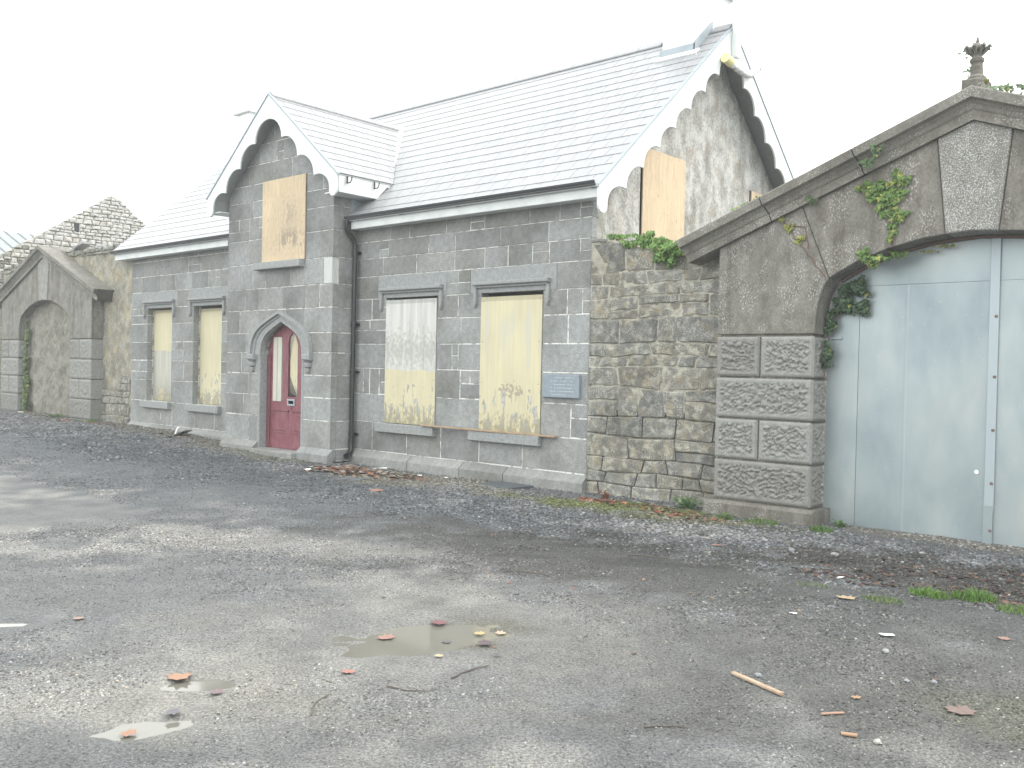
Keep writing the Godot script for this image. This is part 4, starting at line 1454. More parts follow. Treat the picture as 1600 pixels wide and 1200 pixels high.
func gateway(at: Vector3, step: float, finial: bool) -> Node3D:
	var g := base("stone_gateway", at)
	var worm := FastNoiseLite.new()
	worm.seed = 77
	worm.frequency = 8.0
	worm.noise_type = FastNoiseLite.TYPE_SIMPLEX_SMOOTH
	worm.domain_warp_enabled = true
	worm.domain_warp_amplitude = 0.06
	worm.domain_warp_frequency = 5.0
	var ft := 0.28       # the face of the pillars
	var dp := 0.56
	for side: float in [-1.0, 1.0]:
		var xi := 1.56 * side
		var xo := 2.74 * side
		var x0 := minf(xi, xo)
		var pb := MB.new()
		pb.cbox(Vector3(x0 - 0.09, -0.25, -0.42), Vector3(x0 + 1.18 + 0.09, 0.185, ft + 0.11), 0.03)
		put("pillar_base", pb, M.coping if false else M.gateway[1], g)
		var core := MB.new()
		core.box(Vector3(x0 + 0.03, 0.15, -0.38), Vector3(x0 + 1.15, 2.12, ft - 0.035))
		put("pillar_core", core, M.gateway[1], g)
		var y := 0.205
		for k in 4:
			var parts := [[0.0, 1.18]] if k % 2 == 0 else [[0.0, 0.535], [0.555, 1.18]]
			for e: Array in parts:
				var mb := MB.new()
				var w: float = e[1] - e[0]
				vermiculated(mb, w, 0.452, 0.55, worm, side * 3.0 + k * 1.7 + e[0], step, -side)
				put("stone", mb, M.block2 if (k + (1 if e[0] > 0.1 else 0)) % 3 == 0 else M.block, g, Transform3D(Basis.IDENTITY, Vector3(x0 + e[0], y, ft)))
			y += 0.475
	# the plain stones above: springers, haunches and the keystone, cut to the arch below and to the coping above
	var slope := 0.385
	var top := func(x: float) -> float: return 4.17 - absf(x) * slope
	var al := arch_line(-1.0)
	var joints := [1.43, 0.335]
	for side: float in [-1.0, 1.0]:
		var spring := PackedVector2Array([Vector2(2.74, 2.11), Vector2(2.74, top.call(2.74)), Vector2(1.74, top.call(1.74)), Vector2(1.42, 2.705), Vector2(1.475, 2.62), Vector2(1.53, 2.46), Vector2(1.555, 2.28), Vector2(1.56, 2.11)])
		var haunch := PackedVector2Array([Vector2(1.733, top.call(1.733)), Vector2(0.345, top.call(0.345)), Vector2(0.245, 3.085), Vector2(0.45, 3.065), Vector2(0.80, 2.985), Vector2(1.12, 2.87), Vector2(1.40, 2.72), Vector2(1.413, 2.708)])
		for p: PackedVector2Array in [spring, haunch]:
			var q := PackedVector2Array()
			for v in p:
				q.append(Vector2(v.x * side, v.y))
			stone_mesh(g, q, -0.30, ft - 0.006, 0.008, M.gateway[2] if p == spring else M.gateway[0], "arch_stone")
	var key := PackedVector2Array([Vector2(-0.335, top.call(0.335)), Vector2(0, top.call(0.0)), Vector2(0.335, top.call(0.335)), Vector2(0.237, 3.085), Vector2(0, 3.10), Vector2(-0.237, 3.085)])
	stone_mesh(g, key, -0.30, ft + 0.012, 0.01, M.keystone, "keystone")
	# the rubble core behind the joints
	var cb := MB.new()
	for side: float in [-1.0, 1.0]:
		var q := PackedVector2Array()
		for v: Vector2 in [Vector2(2.70, 2.13), Vector2(2.70, top.call(2.70) - 0.03), Vector2(0.0, top.call(0.0) - 0.03), Vector2(0.0, 3.14), Vector2(0.46, 3.105), Vector2(0.82, 3.025), Vector2(1.14, 2.91), Vector2(1.44, 2.75), Vector2(1.52, 2.64), Vector2(1.575, 2.47), Vector2(1.60, 2.28), Vector2(1.60, 2.13)]:
			q.append(Vector2(v.x * side, v.y))
		cb.prism(q, -0.27, ft - 0.03, 0.0, true)
		var r := PackedVector2Array()
		for v: Vector2 in [Vector2(0.0, top.call(0.0) + 0.03), Vector2(0.0, top.call(0.0) + 0.27), Vector2(3.0, top.call(3.0) + 0.27), Vector2(3.0, top.call(3.0) + 0.04)]:
			r.append(Vector2(v.x * side, v.y))
		cb.prism(r, -0.30, ft + 0.02, 0.0, true)
	put("arch_core", cb, M.gateway[1], g)
	# moulded raking copings, in three lengths each
	var prof := PackedVector2Array([Vector2(-0.62, 0.0), Vector2(0.05, 0.0), Vector2(0.05, 0.085), Vector2(0.065, 0.10), Vector2(0.08, 0.135), Vector2(0.11, 0.168), Vector2(0.16, 0.185), Vector2(0.165, 0.27), Vector2(0.15, 0.285), Vector2(-0.62, 0.30)])
	var ang := atan(slope)
	for side: float in [-1.0, 1.0]:
		var total := 3.13 / cos(ang)
		var cuts := [0.0, 1.12, 2.22, total]
		for k in 3:
			var mb := MB.new()
			var n := prof.size()
			for i in n:
				var a := prof[i]
				var b := prof[(i + 1) % n]
				var s0: float = cuts[k] + (0.006 if k > 0 else 0.0)
				var s1: float = cuts[k + 1] - 0.006
				# plumb cut at the apex, so the two sides meet
				var pt := func(s: float, q: Vector2) -> Vector3:
					var along := s
					if s < 0.001:
						along = q.y * tan(ang)
					var x := along * cos(ang) - q.y * sin(ang) if s < 0.001 else s * cos(ang) + q.y * sin(ang)
					var yy: float = top.call(0.0) - s * sin(ang) + q.y * cos(ang) if s >= 0.001 else top.call(0.0) + q.y / cos(ang)
					if s < 0.001:
						x = 0.0
					return Vector3(x * side, yy, ft + q.x)
				if side > 0.0:
					mb.quad(pt.call(s0, a), pt.call(s0, b), pt.call(s1, b), pt.call(s1, a))
				else:
					mb.quad(pt.call(s1, a), pt.call(s1, b), pt.call(s0, b), pt.call(s0, a))
			for s: float in [cuts[k] + (0.006 if k > 0 else 0.0), cuts[k + 1] - 0.006]:
				if s > 0.001:
					var idx := Geometry2D.triangulate_polygon(prof)
					for t in range(0, idx.size(), 3):
						var pp := []
						for j in 3:
							var q := prof[idx[t + j]]
							pp.append(Vector3((s * cos(ang) + q.y * sin(ang)) * side, top.call(0.0) - s * sin(ang) + q.y * cos(ang), ft + q.x))
						mb.tri(pp[0], pp[1], pp[2])
						mb.tri(pp[0], pp[2], pp[1])
			put("coping_stone", mb, M.coping, g)
	if finial:
		var f := MB.new()
		f.cbox(Vector3(-0.10, 4.36, ft - 0.17), Vector3(0.10, 4.55, ft + 0.13), 0.015)
		f.lathe(PackedVector2Array([Vector2(0.085, 4.54), Vector2(0.09, 4.58), Vector2(0.06, 4.61), Vector2(0.052, 4.72), Vector2(0.066, 4.74), Vector2(0.066, 4.765), Vector2(0.048, 4.78), Vector2(0.044, 4.83), Vector2(0.075, 4.86), Vector2(0.07, 4.885), Vector2(0.02, 4.92), Vector2(0.008, 4.98)]), 14, Vector3(0, 0, ft - 0.02))
		for k in 8:
			var a := TAU * k / 8.0
			var d := Vector3(sin(a), 0, cos(a))
			f.tube(PackedVector3Array([Vector3(0, 4.80, ft - 0.02) + d * 0.04, Vector3(0, 4.855, ft - 0.02) + d * 0.085, Vector3(0, 4.88, ft - 0.02) + d * 0.115, Vector3(0, 4.86, ft - 0.02) + d * 0.13]), PackedFloat32Array([0.012, 0.02, 0.018, 0.008]), 6)
		put("finial", f, M.gateway[1], g)
	return g


func build_gate_leaves(cx: float) -> void:
	var z := -0.06
	var al := arch_line(1.0)
	var full := PackedVector2Array([Vector2(-1.555, -0.02), Vector2(1.555, -0.02)])
	for p in al:
		full.append(p + Vector2(-0.004, -0.035))
	for i in range(al.size() - 2, -1, -1):
		full.append(Vector2(-al[i].x + 0.004, al[i].y - 0.035))
	var split := 0.145
	for side: float in [-1.0, 1.0]:
		var leaf := base("gate_leaf", Vector3(cx, 0, z))
		tag(leaf, "galvanised sheet metal gate leaf left of the bolted strap, beside the rusticated pillar" if side < 0 else "galvanised gate leaf right of the bolted strap, cut off by the photo's right edge", "gate", "two leaves of the arched metal gate")
		var xs := [-1.555, -1.20, split] if side < 0 else [split + 0.001, 1.2, 1.555]
		for i in 2:
			for yy: Array in [[-0.02, 2.635], [2.639, 3.2]]:
				if yy[0] > 2.0 and ((side < 0 and i == 0) or (side > 0 and i == 1)):
					continue
				var x0: float = xs[i]
				var x1: float = xs[i + 1]
				if yy[0] > 2.0:
					x0 = -1.555 if side < 0 else x0
					x1 = x1 if side < 0 else 1.555
				var off := 0.003 * (i + 2 * (1 if yy[0] > 2.0 else 0)) * -1.0
				for q: PackedVector2Array in clipped(rect(x0 + 0.002, yy[0], x1 - 0.002, yy[1]), full, []):
					var mb := MB.new()
					var lo := q[0]
					var hi := q[0]
					for p in q:
						lo = lo.min(p)
						hi = hi.max(p)
					# a thin sheet that is not quite flat
					var nx := 14
					var ny := 18
					mb.prism(q, -0.006, off - 0.001, 0.0, true)
					put("sheet_panel", mb, M.zinc if i == 0 else M.zinc2, leaf)
		var fb := MB.new()
		for q: PackedVector2Array in clipped(rect(-1.5 if side < 0 else split, 2.60, split if side < 0 else 1.5, 2.67), full, []):
			fb.prism(q, -0.04, -0.012, 0.0, true)
		fb.box(Vector3(-1.23 if side < 0 else 1.17, 0.0, -0.045), Vector3(-1.17 if side < 0 else 1.23, 2.59, -0.0125))
		fb.box(Vector3(split - 0.06 if side < 0 else split + 0.005, 0.0, -0.045), Vector3(split - 0.001 if side < 0 else split + 0.06, 2.59, -0.0125))
		put("frame", fb, M.rust, leaf)
		if side < 0:
			var cr := MB.new()   # the folded crease down the wide sheet
			cr.prism(PackedVector2Array([Vector2(-0.02, 0), Vector2(0.0, 0.006), Vector2(0.02, 0)]), 0.0, 2.63, 0.0, true)
			put("crease", cr, M.zinc, leaf, Transform3D(Basis(Vector3.RIGHT, Vector3(0, 0, 1), Vector3(0, -1, 0)), Vector3(-0.70, 2.63, -0.0035)))
			var st := MB.new()
			st.cbox(Vector3(split - 0.045, 0.33, 0.001), Vector3(split + 0.045, 3.055, 0.022), 0.003)
			var strap := put("strap", st, M.steel, leaf)
			for y: float in [0.15, 0.62, 1.15, 1.68, 2.28]:
				var bo := MB.new()
				bo.lathe(PackedVector2Array([Vector2(0.016, 0.0), Vector2(0.016, 0.006), Vector2(0.008, 0.011), Vector2(0.0, 0.012)]), 8)
				put("bolt", bo, M.rust, strap, Transform3D(Basis(Vector3.RIGHT, Vector3(0, 0, 1), Vector3(0, -1, 0)), Vector3(split + 0.02, y, 0.022)))
			var st2 := MB.new()
			st2.cbox(Vector3(split - 0.05, -0.02, 0.0015), Vector3(split + 0.04, 0.40, 0.026), 0.003)
			put("lower_strap", st2, M.zinc2, leaf)
			var sp := MB.new()
			sp.lathe(PackedVector2Array([Vector2(0.022, 0.0), Vector2(0.02, 0.002), Vector2(0.0, 0.003)]), 10)
			put("paint_spot", sp, M.paper, leaf, Transform3D(Basis(Vector3.RIGHT, Vector3(0, 0, 1), Vector3(0, -1, 0)), Vector3(0.02, 0.72, 0.0)))
			var hg := MB.new()
			hg.cbox(Vector3(-1.53, 2.06, 0.0), Vector3(-1.38, 2.085, 0.02), 0.003)
			put("hinge_strap", hg, M.steel, leaf)
	# steel angle that follows the arch behind the stones
	var ang := MB.new()
	for side: float in [-1.0, 1.0]:
		for i in range(4, al.size() - 1):
			var a := al[i] * Vector2(side, 1)
			var b := al[i + 1] * Vector2(side, 1)
			ang.prism(PackedVector2Array([a - Vector2(0, 0.036), b - Vector2(0, 0.036), b - Vector2(0, 0.006), a - Vector2(0, 0.006)]), -0.03, 0.035, 0.003, true)
	var o := put("arch_rail", ang, M.rust, self, Transform3D(Basis.IDENTITY, Vector3(cx, 0, z)))
	tag(o, "thin rusty steel rail curving under the stone arch above the metal gate", "rail")


# ---------------------------------------------------------------- plants and litter
func ivy_leaf(mb: MB, at: Vector3, facing: Vector3, size: float, c: Color) -> void:
	var n := facing.normalized()
	var down := (Vector3(rng.randf_range(-0.6, 0.6), -1.0, rng.randf_range(-0.3, 0.3)))
	down = (down - n * down.dot(n)).normalized()
	var sx := n.cross(down)
	mb.col = c
	var pts := [[0.0, -0.35], [0.42, -0.42], [0.5, -0.05], [0.28, 0.08], [0.0, 0.62], [-0.28, 0.08], [-0.5, -0.05], [-0.42, -0.42]]
	var mid := at + n * size * 0.12
	for i in 8:
		var a: Array = pts[i]
		var b: Array = pts[(i + 1) % 8]
		mb.tri(mid, at + (sx * a[0] + down * a[1]) * size, at + (sx * b[0] + down * b[1]) * size)
	mb.col = Color.WHITE


func ivy(label: String, spots: Array, stems: Array, per: int, size: float, green: Color, yellow: float, out := Vector3(0, 0, 1)) -> void:
	# spots: [centre, spread along x, spread along y, thickness]
	var first: Array = spots[0]
	var o := base("ivy", first[0])
	tag(o, label, "ivy", "ivy and climbing growth on the walls")
	var mb := MB.new()
	for s: Array in spots:
		var cnt := int(per * s[1] * s[2] * 100.0)
		for i in cnt:
			var a := rng.randf() * TAU
			var r := sqrt(rng.randf())
			var edge := 0.75 + 0.35 * sin(a * 3.0 + s[0].x * 7.0) + 0.2 * sin(a * 7.0)
			var p: Vector3 = s[0] + Vector3(cos(a) * s[1] * r * edge, sin(a) * s[2] * r * edge, 0)
			var lift: float = rng.randf() * s[3] * (1.0 - 0.5 * r)
			p += out * lift
			var f := out + Vector3(rng.randf_range(-0.7, 0.7), rng.randf_range(-0.2, 0.9), rng.randf_range(-0.5, 0.5))
			var k := rng.randf_range(0.55, 1.3)
			var c := Color(green.r * k, green.g * k, green.b * k)
			if rng.randf() < yellow:
				c = Color(0.21 * k, 0.22 * k, 0.045 * k)
			ivy_leaf(mb, p - first[0], f, size * rng.randf_range(0.6, 1.2), c)
	put("foliage", mb, M.leaf, o)
	if stems.size():
		var st := MB.new()
		st.col = Color(0.16, 0.09, 0.07)
		for l: Array in stems:
			var pts := PackedVector3Array()
			for i in l.size() - 1:
				for k in 4:
					pts.append(l[i].lerp(l[i + 1], k / 4.0) - first[0] + Vector3(rng.randf_range(-1, 1), rng.randf_range(-1, 1), 0) * 0.012)
			pts.append(l[-1] - first[0])
			st.tube(pts, PackedFloat32Array([0.006]), 5)
		put("stem", st, M.dry, o)


func tuft(label: String, at: Vector2, blades: int, rad: float, h: float, c: Color, called := "grass_tuft") -> void:
	var y := ground_y(at.x, at.y)
	var mb := MB.new()
	for i in blades:
		var a := rng.randf() * TAU
		var r := rad * sqrt(rng.randf())
		var p := Vector3(cos(a) * r, 0, sin(a) * r * 0.7)
		p.y = ground_y(at.x + p.x, at.y + p.z) - y - 0.005
		var hh := h * rng.randf_range(0.4, 1.15) * (1.1 - 0.5 * r / rad)
		var lean := Vector3(rng.randf_range(-1, 1), 0, rng.randf_range(-1, 1)) * hh * 0.7
		var sx := Vector3(rng.randf_range(-1, 1), 0, rng.randf_range(-1, 1)).normalized() * 0.0035
		var k := rng.randf_range(0.6, 1.35)
		mb.col = Color(c.r * k, c.g * k, c.b * k)
		var m := p + lean * 0.3 + Vector3.UP * hh * 0.6
		mb.quad(p - sx, p + sx, m + sx * 0.8, m - sx * 0.8)
		mb.tri(m - sx * 0.8, m + sx * 0.8, p + lean + Vector3.UP * hh)
	var o := put(called, mb, M.leaf, self, Transform3D(Basis.IDENTITY, Vector3(at.x, y, at.y)))
	tag(o, label, "grass" if called == "grass_tuft" else "weed", "tufts and weeds along the wall foot and gate")


func weed(label: String, at: Vector2, n: int, rad: float, h: float, c: Color) -> void:
	var y := ground_y(at.x, at.y)
	var o := base("weed", Vector3(at.x, y, at.y))
	tag(o, label, "weed", "tufts and weeds along the wall foot and gate")
	var mb := MB.new()
	var st := MB.new()
	for i in n:
		var a := rng.randf() * TAU
		var tip := Vector3(cos(a) * rad * rng.randf(), h * rng.randf_range(0.4, 1.0), sin(a) * rad * 0.6 * rng.randf())
		var root := Vector3(tip.x * 0.25, -0.01, tip.z * 0.25)
		st.col = Color(0.10, 0.13, 0.03)
		st.tube(PackedVector3Array([root, root.lerp(tip, 0.6) + Vector3.UP * 0.01, tip]), PackedFloat32Array([0.003, 0.002]), 4)
		for k in 7:
			var p := root.lerp(tip, 0.3 + 0.1 * k)
			var g := rng.randf_range(0.6, 1.3)
			ivy_leaf(mb, p + Vector3(rng.randf_range(-1, 1), rng.randf_range(-0.5, 0.5), rng.randf_range(-1, 1)) * 0.02, Vector3(rng.randf_range(-1, 1), 1.2, rng.randf_range(-0.2, 1)), rng.randf_range(0.025, 0.045), Color(c.r * g, c.g * g, c.b * g))
	put("foliage", mb, M.leaf, o)
	put("stem", st, M.dry, o)


func fallen_leaf_mesh(sd: int) -> ArrayMesh:
	var r := RandomNumberGenerator.new()
	r.seed = sd
	var mb := MB.new()
	var tips := [[0.0, 0.52], [0.20, 0.33], [0.41, 0.36], [0.37, 0.14], [0.50, 0.0], [0.34, -0.16], [0.26, -0.34], [0.05, -0.28], [0.0, -0.5], [-0.05, -0.28], [-0.26, -0.34], [-0.34, -0.16], [-0.50, 0.0], [-0.37, 0.14], [-0.41, 0.36], [-0.20, 0.33]]
	var pts := []
	for t: Array in tips:
		pts.append(Vector3(t[0] * r.randf_range(0.85, 1.1), r.randf_range(0.0, 0.14) * Vector2(t[0], t[1]).length() * 1.2, t[1] * r.randf_range(0.85, 1.1)))
	for i in pts.size():
		var a: Vector3 = pts[i]
		var b: Vector3 = pts[(i + 1) % pts.size()]
		mb.tri(Vector3(0, 0.035, 0), b, a)
	return mb.mesh()


func litter_pile(called: String, spots: Array, n: int, cols: Array, size: float) -> void:
	var ts: Array[Transform3D] = []
	var cs: Array[Color] = []
	for i in n:
		var s: Array = spots[rng.randi() % spots.size()]
		var a := rng.randf() * TAU
		var r := pow(rng.randf(), 0.7)
		var x: float = s[0] + cos(a) * r * s[2]
		var z: float = s[1] + sin(a) * r * s[3]
		if z < 0.16 and x > -16.0 and x < HR:
			z = 0.2
		var k := size * rng.randf_range(0.5, 1.2)
		ts.append(Transform3D(Basis.from_euler(Vector3(rng.randf_range(-0.3, 0.3), rng.randf() * TAU, rng.randf_range(-0.3, 0.3))).scaled(Vector3(k, k, k)), Vector3(x, ground_y(x, z) + 0.006 + s[4] * rng.randf() * (1.0 - r), z)))
		var c: Color = cols[rng.randi() % cols.size()]
		var g := rng.randf_range(0.6, 1.3)
		cs.append(Color(c.r * g, c.g * g, c.b * g))
	many(called, fallen_leaf_mesh(3), M.dry, ts, cs)


func build_plants() -> void:
	rng.seed = 606
	var green := Color(0.085, 0.155, 0.03)
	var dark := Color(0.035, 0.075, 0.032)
	ivy("bushy green ivy hanging over the top of the rubble wall below the gable window board", [[Vector3(-6.15, 3.17, 0.03), 0.40, 0.17, 0.20], [Vector3(-6.62, 3.32, 0.0), 0.32, 0.10, 0.11], [Vector3(-7.05, 3.41, -0.04), 0.22, 0.04, 0.06], [Vector3(-5.85, 3.13, 0.05), 0.14, 0.07, 0.1]], [[Vector3(-7.15, 3.40, 0.0), Vector3(-6.6, 3.28, 0.04), Vector3(-6.0, 3.14, 0.06)]], 80, 0.062, Color(0.10, 0.19, 0.033), 0.05)
	ivy("green ivy patch on the gateway spandrel left of the keystone", [[Vector3(-3.60, 3.60, 0.29), 0.17, 0.12, 0.05], [Vector3(-3.46, 3.48, 0.29), 0.17, 0.17, 0.05], [Vector3(-3.34, 3.66, 0.29), 0.11, 0.12, 0.03], [Vector3(-3.36, 3.30, 0.29), 0.11, 0.14, 0.04], [Vector3(-3.40, 3.12, 0.29), 0.06, 0.10, 0.03]], [[Vector3(-3.4, 3.7, 0.29), Vector3(-3.42, 3.4, 0.29), Vector3(-3.38, 3.02, 0.29)]], 48, 0.056, green, 0.14)
	ivy("ivy sprig at the arch edge above the top left corner of the metal gate", [[Vector3(-3.70, 2.93, 0.29), 0.09, 0.07, 0.05], [Vector3(-3.58, 2.86, 0.29), 0.14, 0.08, 0.06], [Vector3(-3.38, 2.92, 0.16), 0.12, 0.04, 0.05]], [], 62, 0.05, green, 0.1)
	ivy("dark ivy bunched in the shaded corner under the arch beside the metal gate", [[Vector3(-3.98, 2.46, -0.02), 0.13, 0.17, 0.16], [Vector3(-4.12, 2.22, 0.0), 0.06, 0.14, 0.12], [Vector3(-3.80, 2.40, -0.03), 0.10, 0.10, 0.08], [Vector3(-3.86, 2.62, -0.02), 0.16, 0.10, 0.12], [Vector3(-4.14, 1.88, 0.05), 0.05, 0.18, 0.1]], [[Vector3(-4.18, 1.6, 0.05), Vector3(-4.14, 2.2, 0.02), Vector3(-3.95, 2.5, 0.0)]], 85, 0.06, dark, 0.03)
	ivy("yellowing creeper trailing down the gateway stone below its moulded coping", [[Vector3(-4.62, 3.40, 0.285), 0.05, 0.06, 0.03], [Vector3(-4.52, 3.28, 0.285), 0.05, 0.06, 0.03], [Vector3(-4.40, 3.14, 0.285), 0.05, 0.06, 0.03]], [[Vector3(-4.62, 3.42, 0.28), Vector3(-4.4, 3.1, 0.28), Vector3(-4.2, 2.85, 0.28), Vector3(-4.1, 2.72, 0.28)], [Vector3(-4.5, 3.3, 0.28), Vector3(-4.35, 3.28, 0.28), Vector3(-4.3, 3.05, 0.28)]], 34, 0.06, Color(0.16, 0.17, 0.035), 0.4)
	ivy("thin yellow creeper along the steel rail under the arch", [[Vector3(-3.15, 2.955, 0.02), 0.14, 0.014, 0.03], [Vector3(-2.95, 3.0, 0.02), 0.14, 0.012, 0.03]], [], 90, 0.03, Color(0.22, 0.22, 0.03), 0.6)
	ivy("small green creeper on top of the raking coping beside the gable's far eave", [[Vector3(-5.02, 3.56, 0.36), 0.16, 0.04, 0.06], [Vector3(-4.86, 3.63, 0.34), 0.10, 0.03, 0.05]], [], 42, 0.05, Color(0.13, 0.20, 0.07), 0.1)
	ivy("pale ivy spreading over the coping stones at the gateway's finial", [[Vector3(-2.42, 4.40, 0.30), 0.30, 0.05, 0.18], [Vector3(-2.62, 4.50, 0.32), 0.09, 0.06, 0.10], [Vector3(-2.15, 4.28, 0.30), 0.25, 0.05, 0.18]], [], 44, 0.05, Color(0.12, 0.18, 0.09), 0.05)
	ivy("wispy creeper sprouting from the stone finial", [[Vector3(-2.73, 4.84, 0.27), 0.07, 0.06, 0.06], [Vector3(-2.72, 4.66, 0.27), 0.05, 0.04, 0.05], [Vector3(-2.58, 4.87, 0.27), 0.05, 0.03, 0.05]], [], 60, 0.035, Color(0.14, 0.20, 0.12), 0.0)
	ivy("ivy leaves across the raking coping above the spandrel ivy", [[Vector3(-3.62, 3.86, 0.42), 0.12, 0.05, 0.03], [Vector3(-3.52, 3.98, 0.45), 0.10, 0.06, 0.03], [Vector3(-4.25, 3.55, 0.34), 0.09, 0.05, 0.04]], [], 26, 0.055, Color(0.06, 0.11, 0.04), 0.05)
	ivy("ivy climbing the left jamb of the blocked gateway at the far left", [[Vector3(-25.86, 0.9, 0.12), 0.12, 0.6, 0.10], [Vector3(-25.86, 1.6, 0.12), 0.09, 0.35, 0.10], [Vector3(-25.84, 2.25, 0.12), 0.07, 0.4, 0.08], [Vector3(-25.84, 0.45, 0.14), 0.14, 0.25, 0.1]], [[Vector3(-25.88, 0.2, 0.12), Vector3(-25.85, 1.2, 0.12), Vector3(-25.84, 2.6, 0.12)]], 30, 0.10, Color(0.07, 0.12, 0.028), 0.2)
	tuft("bright green grass tuft on the right of the dark leaf litter before the gate", Vector2(-1.99, 2.33), 420, 0.17, 0.10, Color(0.10, 0.20, 0.035))
	tuft("bright green grass tuft left of the larger one before the gate", Vector2(-2.28, 2.46), 320, 0.15, 0.085, Color(0.11, 0.21, 0.035))
	tuft("low sparse grass patch on bare grit left of the bright tufts", Vector2(-2.47, 2.92), 240, 0.16, 0.045, Color(0.12, 0.17, 0.05))
	tuft("grass tuft at the photo's right edge before the gate", Vector2(-1.62, 2.52), 260, 0.18, 0.07, Color(0.11, 0.19, 0.04))
	tuft("thin grass at the leaf litter's left end", Vector2(-3.05, 2.85), 130, 0.14, 0.035, Color(0.12, 0.16, 0.05))
	tuft("grass at the right corner of the gateway pillar's base", Vector2(-3.98, 0.5), 260, 0.13, 0.08, Color(0.09, 0.17, 0.035))
	tuft("grass along the front of the gateway pillar's base", Vector2(-4.62, 0.56), 300, 0.22, 0.07, Color(0.10, 0.17, 0.035))
	tuft("mossy grass strip at the foot of the rubble wall", Vector2(-6.5, 0.62), 420, 0.34, 0.035, Color(0.13, 0.16, 0.04))
	tuft("mossy grass beneath the plinth's right corner", Vector2(-7.0, 0.95), 360, 0.34, 0.025, Color(0.15, 0.16, 0.045))
	tuft("small green tuft at the foot of the far left blocked gateway", Vector2(-23.3, 0.42), 200, 0.25, 0.10, Color(0.10, 0.17, 0.04))
	tuft("small green tuft at the wall foot right of the far left gateway", Vector2(-21.6, 0.30), 200, 0.22, 0.09, Color(0.10, 0.17, 0.04))
	weed("leafy green weed between the rubble wall and the gateway pillar's base", Vector2(-5.72, 0.30), 26, 0.22, 0.16, Color(0.06, 0.14, 0.04))
	weed("small leafy weed by the gateway pillar's base near its left end", Vector2(-5.05, 0.60), 12, 0.14, 0.08, Color(0.08, 0.14, 0.035))
	weed("thin weed under the metal gate's left corner", Vector2(-3.90, 0.18), 10, 0.10, 0.10, Color(0.08, 0.14, 0.04))
	weed("reddish stemmed weed at the foot of the rubble wall", Vector2(-6.85, 0.42), 9, 0.10, 0.14, Color(0.18, 0.05, 0.035))


func item(called: String, mb: Variant, m: Material, at: Vector3, turn: float, label: String, category: String, group := "") -> MeshInstance3D:
	var o := put(called, mb, m, self, Transform3D(Basis(Vector3.UP, turn), at))
	tag(o, label, category, group)
	return o


func on_ground(x: float, z: float, up := 0.0) -> Vector3:
	return Vector3(x, ground_y(x, z) + up, z)


